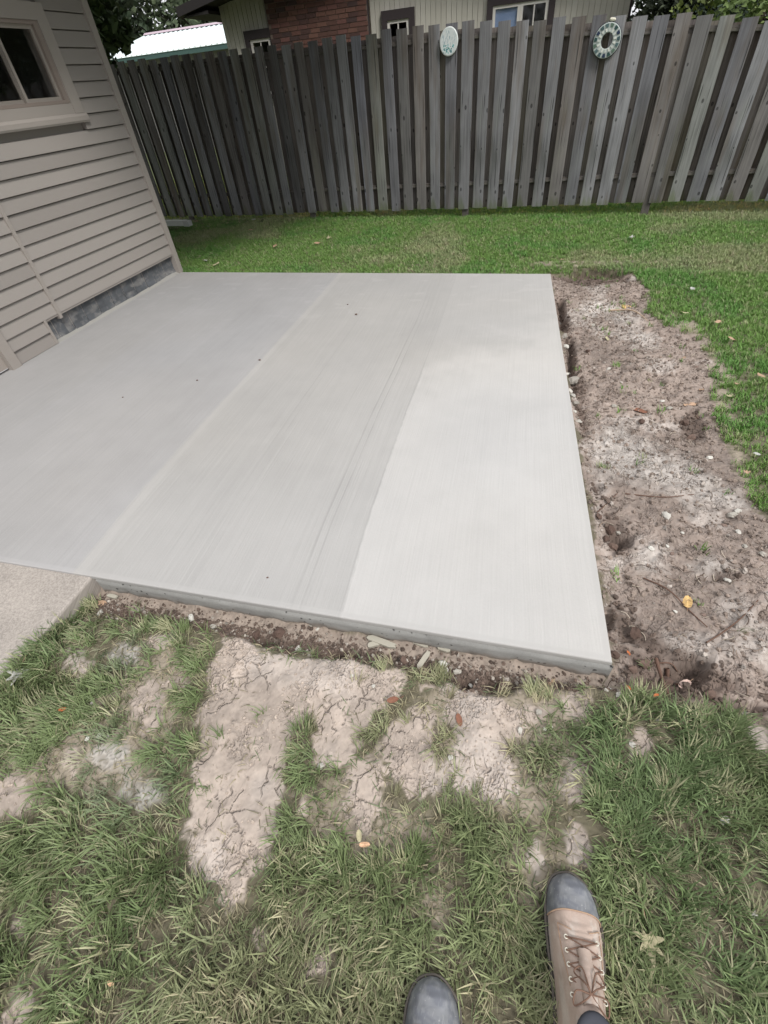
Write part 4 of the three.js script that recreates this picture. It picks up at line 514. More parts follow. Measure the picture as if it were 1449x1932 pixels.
// ------------------------------------------------------------------ small things: x, z, size in metres
const LEAVES = [[0.468, -0.194, 0.084, "cream", "large pale green cream oak leaf on the grass beside the toe of the tan boot"], [-1.646, -0.469, 0.114, "silver", "silver grey dried leaf on the lawn near the old path"], [-1.392, -0.391, 0.032, "orange", "small orange leaf standing in the grass by the old path"], [-1.412, -0.805, 0.062, "yellow", "small yellow brown leaf in the soil beside the patio front edge"], [-1.642, -0.858, 0.065, "tan", "tan dry leaf leaning at the corner of path and patio"], [0.284, -0.838, 0.064, "beige", "curled beige leaf against the patio front edge near its outer corner"], [0.791, -1.249, 0.073, "gold", "golden tan leaf lying on the bare dirt strip"], [0.716, -0.91, 0.058, "pinkish", "pale pinkish leaf in the dark trench beside the patio corner"], [0.844, -0.855, 0.058, "maroon", "maroon brown leaf in the dark trench along the lawn"], [0.899, -0.851, 0.041, "silver", "grey leaf at the lawn edge of the dark trench"], [0.511, -0.828, 0.022, "orange", "bright orange leaf scrap in the trench by the patio corner"], [0.591, -0.816, 0.022, "orange", "bright orange leaf scrap at the grass edge of the trench"], [0.547, -0.991, 0.022, "orange", "orange leaf scrap under the patio corner hole"], [0.838, -2.647, 0.1, "brown", "rusty brown curled leaf on the middle of the dirt strip"], [1.115, -2.724, 0.086, "tan", "broad tan leaf near the lawn side of the dirt strip"], [0.978, -4.319, 0.098, "gold", "golden leaf on the far end of the dirt strip"], [0.76, -3.647, 0.059, "cream", "pale cream leaf scrap on the far half of the dirt strip"], [1.213, -3.357, 0.053, "tan", "light tan leaf at the lawn edge of the dirt strip"], [1.233, -2.941, 0.054, "tan", "thin tan leaf touching the lawn beside the dirt strip"], [-0.26, -0.249, 0.033, "cream", "cream leaf half on the bare soil patch"], [-0.24, -0.233, 0.033, "peach", "peach coloured leaf on the bare soil patch"], [-0.023, -0.632, 0.045, "brown", "brown curled leaf on bare soil before the patio front"], [-0.248, -0.643, 0.044, "brown", "dark brown folded leaf on the big bare patch edge"], [-0.775, 0.162, 0.02, "peach", "small peach leaf scrap deep in the front grass"], [-1.112, 0.176, 0.02, "peach", "peach leaf scrap in the grass far from the boots"]];
const LAWN_LEAVES = [[1.28, -6.207, 0.097], [1.537, -3.553, 0.059], [1.555, -3.023, 0.052], [1.321, -2.77, 0.051], [1.514, -4.542, 0.072], [1.528, -3.844, 0.063], [1.396, -2.913, 0.052], [1.353, -4.024, 0.067], [1.28, -2.184, 0.044], [1.189, -2.026, 0.042], [-3.871, -7.298, 0.173], [-4.563, -7.862, 0.193], [-4.817, -7.699, 0.194], [-3.087, -6.371, 0.147], [-5.263, -8.087, 0.208], [-2.431, -6.677, 0.144], [-4.148, -8.0, 0.19], [-2.492, -6.404, 0.14], [0.518, -5.448, 0.093], [-3.564, -5.614, 0.14], [-3.82, -5.806, 0.146], [-5.24, -7.835, 0.202]];
const EDGE_RUBBLE = [[0.458, -3.898, 0.056], [0.46, -3.702, 0.046], [0.459, -3.483, 0.052], [0.463, -3.351, 0.043], [0.474, -3.226, 0.049], [0.489, -3.039, 0.08], [0.455, -2.913, 0.046], [0.46, -2.83, 0.038], [0.461, -2.75, 0.041], [0.472, -2.674, 0.043], [0.455, -2.598, 0.036], [0.475, -2.552, 0.039], [0.479, -2.477, 0.029], [0.458, -4.156, 0.042], [0.446, -3.105, 0.034]];
const CORNER_RUBBLE = [[0.515, -1.692, 0.042], [0.56, -1.628, 0.05], [0.573, -1.57, 0.054], [0.598, -1.63, 0.027], [0.558, -1.516, 0.048], [0.53, -1.55, 0.036]];
const TRENCH_STONES = [[-0.093, -0.819, 0.039], [-0.05, -0.819, 0.031], [0.006, -0.794, 0.023], [-0.669, -0.804, 0.038], [-1.068, -0.843, 0.032], [-1.176, -0.856, 0.038], [-1.661, -0.727, 0.024], [-0.655, -0.909, 0.018], [-0.624, -0.906, 0.02], [-1.606, -0.813, 0.035], [-1.173, -0.725, 0.018], [-0.105, -0.843, 0.035], [0.483, -0.811, 0.021], [0.451, -0.824, 0.017], [0.47, -0.847, 0.018]];
const LAWN_STONES = [[-0.433, -0.406, 0.025], [0.229, -0.703, 0.024], [0.248, -0.653, 0.017], [0.268, -0.662, 0.013], [-1.323, -0.439, 0.018], [-1.252, -0.328, 0.019], [-1.214, -0.344, 0.027], [-1.186, -0.35, 0.017], [-1.144, 0.024, 0.016], [0.504, -0.654, 0.022], [0.548, -0.519, 0.02], [0.719, -0.495, 0.028], [0.731, -0.301, 0.02], [0.592, -0.746, 0.019], [-0.416, -0.711, 0.017], [-0.329, -0.689, 0.015], [0.465, -0.607, 0.016], [-0.037, -0.51, 0.02], [0.17, -0.631, 0.023]];
const DIRT_STONES = [[0.804, -1.731, 0.05], [0.687, -3.914, 0.047], [1.096, -2.208, 0.035], [1.118, -2.248, 0.023], [0.724, -3.191, 0.034], [0.99, -2.665, 0.04], [0.972, -2.755, 0.03], [1.038, -1.713, 0.03], [1.078, -1.669, 0.034], [1.071, -1.574, 0.029], [0.777, -1.545, 0.019], [0.785, -1.501, 0.021], [0.962, -1.386, 0.031], [1.128, -1.538, 0.036], [0.854, -1.637, 0.02], [0.834, -1.201, 0.022], [1.117, -1.81, 0.035], [1.09, -1.788, 0.049], [0.706, -1.519, 0.03], [1.263, -3.219, 0.032], [0.924, -3.201, 0.04], [0.699, -2.702, 0.036], [0.746, -1.21, 0.019]];
const TWIGS = [[[0.638, -0.987], [0.639, -0.926], [0.636, -0.835]], [[0.679, -0.97], [0.688, -0.939], [0.695, -0.902]], [[0.809, -1.07], [0.873, -1.125], [0.952, -1.196], [1.038, -1.294]], [[0.653, -1.354], [0.73, -1.294], [0.789, -1.215], [0.836, -1.148]], [[0.536, -0.816], [0.596, -0.838], [0.629, -0.845]], [[0.637, -0.98], [0.685, -0.983], [0.722, -0.981]], [[0.843, -4.231], [0.998, -4.173], [1.121, -3.915]], [[0.653, -1.877], [0.814, -1.859], [0.963, -1.917]], [[-0.262, -0.643], [-0.237, -0.657], [-0.218, -0.674]], [[-0.77, -0.752], [-0.768, -0.784], [-0.765, -0.799]], [[0.504, -1.706], [0.545, -1.767], [0.616, -1.872]]];
const CHIPS = [[-0.35, -0.889, 0.141], [-0.179, -0.844, 0.079], [-0.107, -0.9, 0.056], [-0.2, -0.906, 0.069], [-0.378, -0.875, 0.054], [-1.605, -0.9, 0.066]];
const PEBBLES = [[-1.281, -3.943, 0.034], [-1.807, -3.035, 0.026], [-2.158, -2.693, 0.021], [-0.879, -1.049, 0.014], [-1.429, -4.184, 0.021], [-2.601, -2.415, 0.017]];
const CLODS = [[0.088, -0.795, 0.062], [-0.77, -0.853, 0.057], [-0.808, -0.807, 0.048], [0.589, -1.089, 0.049], [0.595, -0.961, 0.053], [0.662, -0.913, 0.045], [0.792, -0.89, 0.043], [0.492, -0.963, 0.036], [0.547, -0.922, 0.039], [-0.87, -0.84, 0.04], [1.071, -2.424, 0.064], [1.06, -2.557, 0.05], [1.148, -2.65, 0.045], [0.817, -2.507, 0.04], [0.558, -3.758, 0.039], [0.608, -3.433, 0.043], [-0.459, -0.822, 0.041], [-0.675, -0.814, 0.038], [-0.253, -0.832, 0.036]];
// pipe [-6.05074707  0.12       -8.18719943] [-5.39620707  0.12       -7.93803213]
function rockGeo(k, flat = 0.6, rough = 0.35) {
  const g = new THREE.IcosahedronGeometry(0.5, 1), p = g.attributes.position;
  for (let i = 0; i < p.count; i++) { const x = p.getX(i), y = p.getY(i), z = p.getZ(i), s = 1 + rough * (hash(Math.round(x * 97) + k * 31, Math.round(y * 89) + Math.round(z * 83) * 7) - 0.5) * 2 * 0.7; p.setXYZ(i, x * s * 1.1, y * s * flat, z * s * (0.7 + 0.3 * hash(k, 5))); }
  g.computeVertexNormals(); return g;
}
{ // crumbs of soil and grit, uncountable
  const geos = [0, 1, 2].map((k) => rockGeo(k + 40, 0.75, 0.5)), L = [[], [], []], G = new THREE.Group(); G.name = 'soil_crumbs'; scene.add(G); tag(G, 'loose crumbs of soil and grit scattered on the bare dirt', 'soil crumbs', null, 'stuff');
  const put = (x, z, s, c) => L[Math.floor(rnd() * 3)].push([x, z, s, c]);
  for (let n = 0; n < 24000; n++) { const x = rr(0.38, 1.6), z = rr(-5.1, -0.75), s = fStrip(x, z); if (s < 0.0 || inSlab(x, z, -0.01)) continue; const dk = fDark(x, z) > -0.01, pl = fPale(x, z) + jag(x, z) * 1.5 > -0.03, r = rnd(), big = fbm(x * 6, z * 6 + 9, 2); if (rnd() > 0.25 + big) continue; const v = rr(0.7, 1.3);
    put(x, z, 0.003 + 0.019 * Math.pow(r, 5) + (dk ? 0.004 : 0), (dk ? [0.125, 0.092, 0.075] : (pl && rnd() < 0.5) || rnd() < 0.05 ? [0.38, 0.335, 0.30] : [0.24, 0.19, 0.16]).map((e) => e * v)); }
  for (let n = 0; n < 26000; n++) { const x = rr(-1.7, 0.6), z = rr(-0.98, -0.6), s = fTrench(x, z) + jag(x, z) * 0.5; if (s < -0.01 || inSlab(x, z, -0.004) || inPath(x, z, -0.004)) continue; const d = z - nearZ(x); if (d < 0.045 && rnd() < 0.8) continue; const v = rr(0.6, 1.35); put(x, z, 0.003 + 0.013 * Math.pow(rnd(), 3), (rnd() < 0.12 ? [0.36, 0.32, 0.28] : [0.125, 0.09, 0.072]).map((e) => e * v)); }
  for (let n = 0; n < 30000; n++) { const x = rr(-1.7, 0.9), z = rr(-0.9, 0.3), s = fClay(x, z) + jag(x, z); if (s < 0) continue; const v = rr(0.75, 1.2); if (rnd() > 0.15 + sstep(0.45, 0.7, fbm(x * 7 + 30, z * 7, 2))) continue; put(x, z, 0.0025 + 0.008 * Math.pow(rnd(), 4), [0.44 * v, 0.37 * v, 0.315 * v]); }
  const m4 = new THREE.Matrix4(), q = new THREE.Quaternion(), e = new THREE.Euler(), cm = std({ color: 0xffffff, roughness: 1 }), col = new THREE.Color();
  geos.forEach((g, k) => { const im = new THREE.InstancedMesh(g, cm, L[k].length); im.name = 'crumbs'; im.userData.kind = 'stuff'; L[k].forEach(([x, z, s, c], i) => { q.setFromEuler(e.set(rr(0, 6), rr(0, 6), rr(0, 6))); im.setMatrixAt(i, m4.compose(new THREE.Vector3(x, H(x, z) + s * 0.15, z), q, new THREE.Vector3(s, s, s))); im.setColorAt(i, col.setRGB(...c)); }); G.add(im); });
}
{ // shredded roots, straw and bark bits mixed into the dirt strip
  const g = [0, 1, 2].map((k) => { const w = [0.05, 0.035, 0.08][k]; return tube([[-0.5, 0, 0], [-0.15, 0.05 * k, 0.10 - 0.1 * k], [0.2, 0.06, -0.06], [0.5, 0, 0.08 * (k - 1)]], w * 0.5, 5, 4).scale(1, 0.6, 1); }), L = [[], [], []], G = new THREE.Group(); G.name = 'root_shreds'; scene.add(G); tag(G, 'shredded roots and straw bits strewn over the dirt', 'root shreds', null, 'stuff');
  for (let n = 0; n < 9000; n++) { const x = rr(0.4, 1.5), z = rr(-5.05, -0.8), s = fStrip(x, z); if (s < -0.02 || inSlab(x, z, -0.02)) continue; if (rnd() > 0.35 + 0.9 * sstep(0.4, 0.6, fbm(x * 4 + 50, z * 4, 2))) continue; const t = rnd(), v = rr(0.7, 1.3), c = t < 0.5 ? [0.10, 0.07, 0.055] : t < 0.8 ? [0.22, 0.165, 0.13] : [0.42, 0.36, 0.29]; L[Math.floor(rnd() * 3)].push([x, z, 0.012 + 0.04 * Math.pow(rnd(), 2.2), c.map((e) => e * v)]); }
  for (let n = 0; n < 1500; n++) { const x = rr(-1.65, 0.55), z = rr(-0.95, -0.62); if (fTrench(x, z) < 0 || inSlab(x, z, -0.03)) continue; const v = rr(0.7, 1.3); L[Math.floor(rnd() * 3)].push([x, z, rr(0.012, 0.035), [0.16 * v, 0.12 * v, 0.09 * v]]); }
  const m4 = new THREE.Matrix4(), q = new THREE.Quaternion(), e = new THREE.Euler(), cm = std({ color: 0xffffff, roughness: 1 }), col = new THREE.Color();
  g.forEach((gg, k) => { const im = new THREE.InstancedMesh(gg, cm, L[k].length); im.name = 'shreds'; im.userData.kind = 'stuff'; L[k].forEach(([x, z, s, c], i) => { q.setFromEuler(e.set(rr(-0.4, 0.4), rr(0, 6.28), rr(-0.35, 0.35))); im.setMatrixAt(i, m4.compose(new THREE.Vector3(x, H(x, z) + 0.004, z), q, new THREE.Vector3(s, s, s))); im.setColorAt(i, col.setRGB(...c)); }); G.add(im); });
}
const leafCol = { cream: [184, 176, 142], silver: [186, 186, 180], orange: [190, 108, 62], yellow: [196, 158, 84], tan: [186, 154, 128], beige: [176, 148, 122], gold: [220, 182, 122], pinkish: [206, 178, 166], maroon: [118, 78, 74], brown: [136, 92, 72], peach: [230, 186, 150] };
const veinTex = tex(128, 128, (u, v, o) => { const d = Math.abs(u - 0.5), rib = sstep(0.03, 0.008, d), side = sstep(0.08, 0.02, Math.abs(((v * 7 + d * 5) % 1) - 0.5)), n = fbm(u * 9, v * 9, 3); o[0] = o[1] = o[2] = 0.72 + 0.26 * n + 0.16 * rib + 0.05 * side; });
const leafMat = {}; for (const k in leafCol) leafMat[k] = std({ color: srgb(...leafCol[k]), map: veinTex, side: THREE.DoubleSide, roughness: 0.8 });
function oak(a) { let r = 0.30; for (const [c, l, w] of [[3.1416, 1.0, 0.30], [2.25, 0.82, 0.25], [1.42, 0.9, 0.24], [0.75, 0.5, 0.2]]) { const d = Math.abs(Math.abs(a) - c); r = Math.max(r, 0.30 + (l - 0.30) * Math.exp(-Math.pow(d / w, 1.5))); } return r * (Math.abs(a) < 0.35 ? 0.7 : 1); }
function leafGeo(k, lobed) {                                          // unit length along z, lobed outline, curled
  const nt = lobed ? 56 : 26, nr = 4, v = [], uv = [], ix = [], c1 = rr(0.12, 0.42), c2 = rr(0.05, 0.4), tw = rr(-0.5, 0.5);
  for (let i = 0; i < nt; i++) {
    const a = i / nt * 6.2832 - Math.PI, lob = lobed ? oak(a) : 1 + 0.05 * Math.cos(a * 11 + k);
    const R = 0.5 * lob, rz = Math.cos(a) * R * (lobed ? 1.1 : 1), rx = Math.sin(a) * R * (lobed ? 0.85 : 0.5);
    for (let r = 0; r <= nr; r++) { const t = r / nr, x = rx * t, z = rz * t; v.push(x, c1 * x * x * 2.2 + c2 * z * z * 0.9 + tw * x * z * 0.5 + 0.03 * Math.sin(a * 3 + k) * t, z); uv.push(0.5 + x, 0.5 + z); }
  }
  for (let i = 0; i < nt; i++) for (let r = 0; r < nr; r++) { const a = i * (nr + 1) + r, b = ((i + 1) % nt) * (nr + 1) + r; ix.push(a, a + 1, b + 1); if (r) ix.push(a, b + 1, b); }
  const g = new THREE.BufferGeometry(); g.setAttribute('position', new THREE.Float32BufferAttribute(v, 3)); g.setAttribute('uv', new THREE.Float32BufferAttribute(uv, 2)); g.setIndex(ix); g.computeVertexNormals();
  const st = tube([[0, 0.06, 0.42], [0.01, 0.07, 0.62], [0.03, 0.04, 0.78]], 0.013, 6, 4); return [g, st];
}
function dropLeaf(x, z, s, c, label, group, lobed, lift = 0.0) {
  const T = thing('fallen_leaf', label, 'leaf', [x, H(x, z) + lift, z], rr(0, 6.28), group); T.rotation.x = rr(-0.2, 0.2); T.rotation.z = rr(-0.25, 0.25); T.scale.setScalar(s);
  const [g, st] = leafGeo(Math.floor(rr(0, 99)), lobed); part('blade', g, leafMat[c], T); part('stalk', st, leafMat.tan, T); return T;
}
LEAVES.forEach(([x, z, s, c, l], i) => { const lawnY = bareAt(x, z) < 0; dropLeaf(x, z, s * (i === 0 ? 1.1 : 0.9), c, l, undefined, i < 2, i === 0 ? 0.03 : lawnY ? 0.034 : 0.004); });
LAWN_LEAVES.forEach(([x, z, s], i) => dropLeaf(x, z, Math.min(s, 0.1) * rr(0.7, 1.1), ['silver', 'tan', 'beige', 'cream'][i % 4], 'small pale dry leaf scattered on the back lawn', 'dry leaves on the back lawn', i % 3 === 0, 0.045));
const pale = [[186, 182, 174], [164, 159, 150], [200, 197, 189]].map((c) => std({ color: srgb(...c), roughness: 0.95 })), brownM = [[104, 86, 77], [88, 71, 63], [124, 106, 97]].map((c) => std({ color: srgb(...c), roughness: 1 }));
const rubbleM = [[176, 172, 164], [150, 144, 136], [196, 192, 184], [128, 120, 112]].map((c) => std({ color: srgb(...c), roughness: 1 }));
function stones(list, name, label, cat, group, mats, flat = 0.6, lift = 0.18) {
  const geos = [0, 1, 2, 3].map((k) => rockGeo(k + list.length, flat));
  list.forEach(([x, z, s], i) => { s *= 0.85; const m = single(name, geos[i % 4], mats[i % mats.length], label, cat, group); m.scale.setScalar(s); m.rotation.set(rr(-0.3, 0.3), rr(0, 6.28), rr(-0.3, 0.3)); m.position.set(x, H(x, z) + s * lift, z); });
}
stones(EDGE_RUBBLE.map(([x, z, s], i) => [Math.max(x, edgeX(z) + s * (0.4 + 0.5 * hash(i, 8))), z + 0.06 * (hash(i, 9) - 0.5), s * (0.6 + 0.9 * hash(i, 7))]), 'concrete_rubble', 'broken pale concrete lump packed along the side of the patio', 'rubble', 'concrete lumps along the patio side', rubbleM, 0.55, 0.15);
stones(CORNER_RUBBLE.map(([x, z, s]) => [Math.max(x, edgeX(z) + s * 0.5), z, s]), 'dirt_clump', 'brown grey clump of earth heaped by the patio side', 'clump', 'earth clumps heaped by the patio side', brownM.concat(pale.slice(1, 2)), 0.8, 0.3);
stones(TRENCH_STONES, 'concrete_chip', 'white concrete chip in the soil along the patio front edge', 'stone', 'white chips along the patio front', pale, 0.5);
stones(LAWN_STONES, 'white_stone', 'small whitish stone lying in the front lawn', 'stone', 'small stones in the front lawn', pale, 0.55, 0.3);
stones(DIRT_STONES, 'dirt_stone', 'small pale stone lying on the dirt strip', 'stone', 'small stones on the dirt strip', pale.concat(brownM.slice(2)), 0.5);
stones(CLODS, 'soil_clod', 'dark brown clod of moist soil', 'clod', 'dark soil clods round the patio', brownM.slice(0, 2), 0.8, 0.2);
PEBBLES.forEach(([x, z, s]) => { s *= 0.6; const m = single('pebble', rockGeo(7, 0.6), brownM[0], 'tiny dark pebble lying on the patio surface', 'pebble', 'pebbles on the patio'); m.scale.setScalar(s); m.position.set(x, s * 0.28, z); });
const barkTwig = std({ color: srgb(104, 80, 68), roughness: 1 }), paleTwig = std({ color: srgb(186, 164, 142), roughness: 0.9 });
const twigLabels = ['thick bent root standing in the dark trench by the patio corner', 'short cut root end in the dark trench', 'long thin twig lying across the dirt strip near the trench', 'slender dark twig on the dirt strip below the golden leaf', 'pale root lying along the grass edge of the trench', 'thin root bridging the dark trench', 'pale flat stick at the far end of the dirt strip', 'fine dark twig across the middle of the dirt strip', 'short dark stick on the big bare soil patch', 'pale straw standing in the hole before the patio front', 'reddish twig beside the earth clumps at the patio side'];
TWIGS.forEach((t, i) => single('twig', limbs([[i < 2 ? 0.007 : i === 6 ? 0.008 : 0.003, i < 2 ? 0.004 : 0.002, ...t.map(([x, z], k) => [x, H(x, z) + (i < 2 ? 0.02 : 0.007) + (k === 1 ? 0.004 : 0), z])]]), i === 4 || i === 6 || i === 9 ? paleTwig : barkTwig, twigLabels[i], 'twig'));
{ // splintered pieces of pale form board and mortar at the patio front
  const wm = std({ color: srgb(168, 163, 150), roughness: 0.95, bumpMap: grain, bumpScale: 0.003 });
  const splinter = (L, w, t) => prism([[-L / 2, -w * 0.3], [-L * 0.42, -w * 0.5], [L * 0.3, -w * 0.46], [L / 2, -w * 0.15], [L * 0.44, w * 0.2], [L * 0.48, w * 0.4], [L * 0.1, w * 0.5], [-L * 0.36, w * 0.42], [-L * 0.47, w * 0.1]], 0, t).rotateX(-Math.PI / 2);
  const set = [[CHIPS[0], 0.125, 0.026, 0.012, -0.22, 'long pale splintered board scrap lying along the patio front edge', [0, 0, 0]], [CHIPS[1], 0.085, 0.020, 0.010, 1.15, 'pale splintered stake leaning on the grass before the patio front', [0.25, 0, 0]], [CHIPS[2], 0.05, 0.018, 0.008, -0.2, 'flat mortar scrap in the mud under the patio edge', [0, 0, 0]], [CHIPS[3], 0.065, 0.012, 0.007, -0.2, 'thin mortar strip in the mud beside the leaning stake', [0, 0, 0]], [CHIPS[4], 0.05, 0.022, 0.01, 0.4, 'small mortar scrap under the long board scrap', [0, 0, 0]], [CHIPS[5], 0.055, 0.018, 0.008, -0.1, 'flat white scrap in the soil by the path corner', [0, 0, 0]]];
  for (const [[x, z], L, w, t, turn, label, tilt] of set) { const m = single('board_scrap', splinter(L, w, t), wm, label, 'scrap'); m.position.set(x, H(x, z) + 0.006, z); m.rotation.set(tilt[0], turn, tilt[2], 'YXZ'); }
}
{ // white downspout extension by the far corner of the house
  const T = thing('downspout_extension', 'white downspout pipe lying on the ground behind the house corner', 'pipe', [-5.25, 0.03, -7.62], -0.15);
  part('channel', new THREE.BoxGeometry(0.9, 0.07, 0.09).translate(-0.35, 0.035, 0), std({ color: srgb(206, 208, 204), roughness: 0.5 }), T);
  part('elbow', new THREE.BoxGeometry(0.10, 0.074, 0.094).translate(0.14, 0.03, 0), std({ color: srgb(190, 192, 190), roughness: 0.5 }), T);
}
// ------------------------------------------------------------------ work boots
function boot(pos, turn, label) {
  const T = thing('work_boot', label, 'boot', pos, turn, 'pair of work boots'), LEN = 0.335;
  const cv = (l, s) => { for (let i = 1; i < l.length; i++) if (s <= l[i][0]) { const a = l[i - 1], b = l[i], t = (s - a[0]) / (b[0] - a[0]); return lerp(a[1], b[1], t * t * (3 - 2 * t) * 0.35 + t * 0.65); } return l[l.length - 1][1]; };
  const wid = [[0, 0.007], [0.02, 0.026], [0.05, 0.039], [0.1, 0.050], [0.16, 0.056], [0.24, 0.0595], [0.34, 0.0605], [0.45, 0.058], [0.6, 0.050], [0.75, 0.045], [0.9, 0.042], [0.96, 0.034], [1, 0.012]];
  const hgt = [[0, 0.035], [0.02, 0.050], [0.05, 0.061], [0.1, 0.071], [0.18, 0.080], [0.26, 0.087], [0.34, 0.096], [0.44, 0.110], [0.54, 0.130], [0.64, 0.152], [0.76, 0.174], [0.9, 0.178], [1, 0.174]];
  const Y0 = 0.022;
  const P = (s, f, off = 0) => { const w = cv(wid, s) + off, h = cv(hgt, s) + off - Y0, c = Math.cos(f), n = Math.sin(f), sh = sstep(0.4, 0.65, s), x = w * Math.sign(c) * Math.pow(Math.abs(c), lerp(0.62, 0.5, sh)) * (1 - 0.10 * n - 0.12 * sh * n), y = Y0 + h * Math.pow(n, lerp(0.85, 0.7, sh)); return [x + 0.006 * Math.sin(s * 4) , y, -LEN / 2 + s * LEN - (s < 0.3 ? off * (1 - s / 0.3) : 0)]; };
  const skin = (s0, s1, n, off, edge) => { const v = [], uv = [], ix = [], m = 40; for (let i = 0; i <= n; i++) for (let j = 0; j <= m; j++) { const f = Math.PI * j / m, se = s1 + (edge ? edge * (1 - Math.sin(f)) : 0), st = s0 + (s0 > 0 && edge === undefined ? 0 : 0), s = st + (se - st) * i / n, cre = off === 0 && s > 0.27 && s < 0.42 ? 0.0030 * (Math.sin(s * 150 + Math.sin(f * 3) * 2.2 + fbm(f * 3, 2, 2) * 4) - 0.3) * Math.sin(f) * sstep(0.27, 0.3, s) * sstep(0.42, 0.38, s) : 0, p = P(s, f, off + cre + (off === 0 ? 0.0022 * (fbm(s * 14 + 3, f * 4, 3) - 0.5) : 0)); v.push(...p); uv.push(s * 1.2, f / Math.PI); }
    for (let i = 0; i < n; i++) for (let j = 0; j < m; j++) { const a = i * (m + 1) + j, b = a + m + 1; ix.push(a, b, a + 1, a + 1, b, b + 1); } const g = new THREE.BufferGeometry(); g.setAttribute('position', new THREE.Float32BufferAttribute(v, 3)); g.setAttribute('uv', new THREE.Float32BufferAttribute(uv, 2)); g.setIndex(ix); g.computeVertexNormals(); return g; };
  part('upper', skin(0.10, 1, 60, 0), bootMat.leather, T); part('toe_cap', skin(0, 0.225, 26, 0.0024, 0.045), bootMat.rubber, T);
  const line = (f0, f1, s0, s1, off, r, n = 14) => tube(Array.from({ length: n + 1 }, (_, i) => P(lerp(s0, s1, i / n), lerp(f0, f1, i / n), off)), r, n * 2, 5);
  part('cap_welt', tube(Array.from({ length: 15 }, (_, i) => { const f = Math.PI * (0.04 + 0.92 * i / 14); return P(0.227 + 0.045 * (1 - Math.sin(f)), f, 0.0022); }), 0.0016, 30, 5), bootMat.stitch, T);
  const so = []; for (let i = 0; i <= 30; i++) so.push([cv(wid, i / 30) + 0.005, i / 30]); const op = []; for (const [w, s] of so) op.push([w + 0.006 * Math.sin(s * 4), -LEN / 2 - 0.005 + s * (LEN + 0.01)]); for (const [w, s] of so.reverse()) op.push([-w + 0.006 * Math.sin(s * 4), -LEN / 2 - 0.005 + s * (LEN + 0.01)]);
  const sg = new THREE.ExtrudeGeometry(new THREE.Shape(op.map(([x, z]) => new THREE.Vector2(x, -z))), { depth: 0.026, bevelEnabled: true, bevelThickness: 0.003, bevelSize: 0.003, bevelOffset: -0.002, bevelSegments: 2 }).rotateX(-Math.PI / 2).translate(0, 0.0, 0); part('sole', sg, bootMat.sole, T); part('welt', new THREE.TubeGeometry(new THREE.CatmullRomCurve3(op.filter((q, k) => k % 3 === 0).map(([x, z]) => new THREE.Vector3(x * 0.99, 0.0285, z)), true), 90, 0.0032, 5, true), bootMat.welt, T);
  const tg = []; for (let i = 0; i <= 10; i++) tg.push(P(0.44 + 0.026 * i, Math.PI / 2, 0.002)); const tongue = part('tongue', tube(tg, 0.013, 20, 8).scale(1, 1, 1), bootMat.leather, T); tongue.scale.set(1.2, 0.985, 1);
  const rows = [0.38, 0.45, 0.52, 0.59, 0.66], eye = (k, sd) => P(rows[k], Math.PI / 2 + sd * (0.42 + 0.05 * k), 0.004);
  rows.forEach((s, k) => { for (const sd of [-1, 1]) { const e = part('eyelet', new THREE.TorusGeometry(0.0036, 0.0014, 6, 12).rotateX(Math.PI / 2 - 0.25), bootMat.metal, T); e.position.set(...eye(k, sd)); } });
  const up = (p, d) => [p[0], p[1] + d, p[2]], mid = (a, b, d) => [(a[0] + b[0]) / 2, (a[1] + b[1]) / 2 + d, (a[2] + b[2]) / 2];
  for (let k = 0; k < 4; k++) for (const sd of [-1, 1]) { const a = up(eye(k, sd), 0.001), b = up(eye(k + 1, -sd), 0.001); part('lace', tube([a, mid(a, b, 0.009 + (sd > 0 ? 0.003 : 0)), b], 0.0015, 12, 6), bootMat.lace, T); }
  { const a = eye(0, -1), b = eye(0, 1); part('lace', tube([a, mid(a, b, 0.006), b], 0.0015, 12, 6), bootMat.lace, T); }
  const kx = P(0.64, Math.PI / 2, 0.013); for (const [dx, dz, dx2, dz2] of [[-0.03, 0.0, -0.034, 0.022], [0.03, 0.004, 0.03, 0.028], [-0.012, -0.04, -0.026, -0.03], [0.02, -0.036, 0.032, -0.02]]) part('lace', tube([kx, [kx[0] + dx, kx[1] + 0.002 - Math.max(0, -dz) * 0.62, kx[2] + dz], [kx[0] + dx2, kx[1] - 0.008 - Math.max(0, -dz2) * 0.62, kx[2] + dz2], [kx[0] + dx2 * 0.3, kx[1] + 0.002, kx[2] + dz2 * 0.4], kx], 0.0016, 30, 6), bootMat.lace, T);
  for (const sd of [-1, 1]) { part('stitching', line(Math.PI / 2 + sd * 0.78, Math.PI / 2 + sd * 0.70, 0.31, 0.62, 0.0006, 0.0011), bootMat.stitch, T); part('stitching', line(Math.PI / 2 + sd * 0.78, Math.PI / 2 + sd * 0.18, 0.31, 0.335, 0.0006, 0.0011, 6), bootMat.stitch, T); }
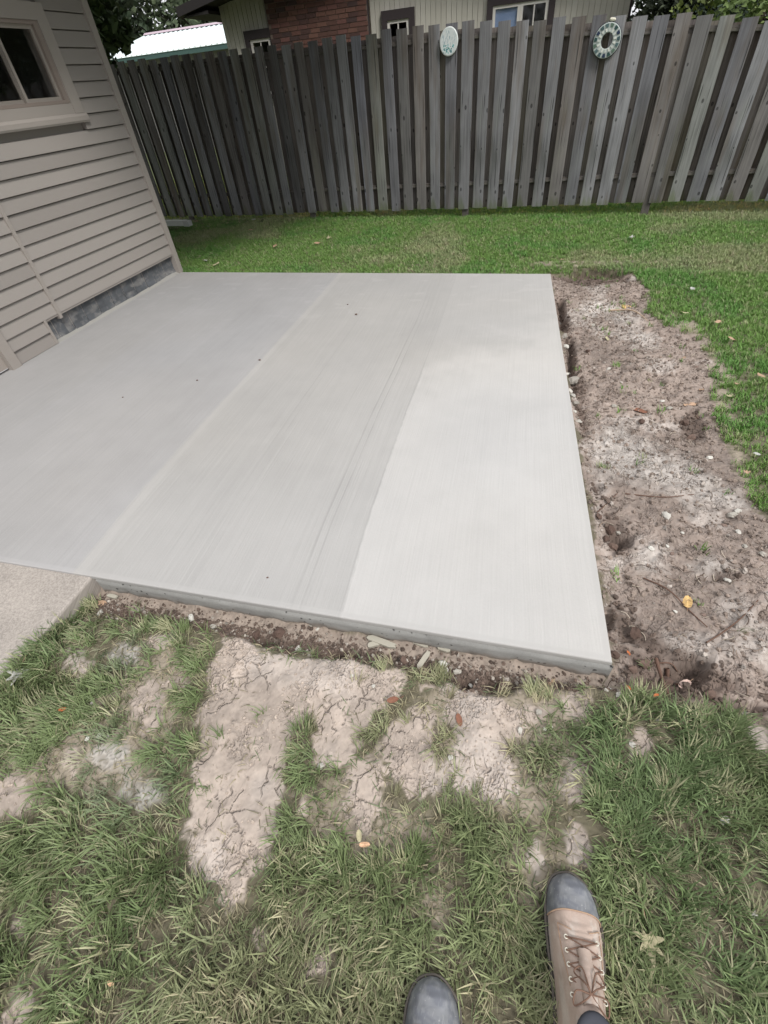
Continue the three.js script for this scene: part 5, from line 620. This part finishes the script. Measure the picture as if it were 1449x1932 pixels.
  part('collar', new THREE.TorusGeometry(0.032, 0.009, 8, 28).rotateX(Math.PI / 2).scale(1, 1, 1.25).translate(0.003, 0.178, LEN * 0.36), bootMat.collar, T);
  return T;
}
const bootMat = {
  leather: std({ roughness: 0.85, map: tex(256, 256, (u, v, o) => { const n = fbm(u * 10, v * 8, 4), s = sstep(0.5, 0.7, fbm(u * 5 + 20, v * 9, 3)), g = noise(u * 160, v * 160), k = 0.86 + 0.3 * (n - 0.5) + 0.1 * (g - 0.5); o[0] = lerp(0.54, 0.60, s) * k; o[1] = lerp(0.42, 0.51, s) * k; o[2] = lerp(0.355, 0.45, s) * k; }) }),
  rubber: std({ roughness: 0.5, map: tex(256, 256, (u, v, o) => { const n = fbm(u * 14, v * 7, 4), d = clamp(0.55 * sstep(0.35, 0.7, fbm(u * 22 + 9, v * 13, 5)) + 0.5 * sstep(0.82, 0.9, noise(u * 26 + v * 9, v * 120 - u * 30))), sp = sstep(0.93, 0.97, noise(u * 70, v * 30)) * 0.6, k = 0.8 + 0.5 * (n - 0.5); o[0] = lerp(lerp(0.20, 0.36, d) * k, 0.5, sp); o[1] = lerp(lerp(0.21, 0.365, d) * k, 0.49, sp); o[2] = lerp(lerp(0.24, 0.375, d) * k, 0.46, sp); }) }),
  sole: std({ color: srgb(46, 45, 46), roughness: 0.85 }), welt: std({ color: srgb(92, 86, 80), roughness: 0.9 }), stitch: std({ color: srgb(170, 142, 120) }), metal: std({ color: srgb(206, 200, 186), roughness: 0.45, metalness: 0.3 }), lace: std({ color: srgb(118, 92, 78), roughness: 1 }), collar: std({ color: srgb(62, 64, 72), roughness: 0.9 }),
};
boot([0.296, -0.052, -0.112], 0.03, 'dusty tan leather work boot with scuffed grey toe cap and brown laces');
boot([-0.008, -0.052, 0.148], 0.05, 'scuffed grey toe cap of a work boot on the grass, the one set further back');

// ------------------------------------------------------------------ finish
scene.traverse((o) => { if (o.isMesh) { o.castShadow = true; o.receiveShadow = true; } });
renderer.render(scene, camera);
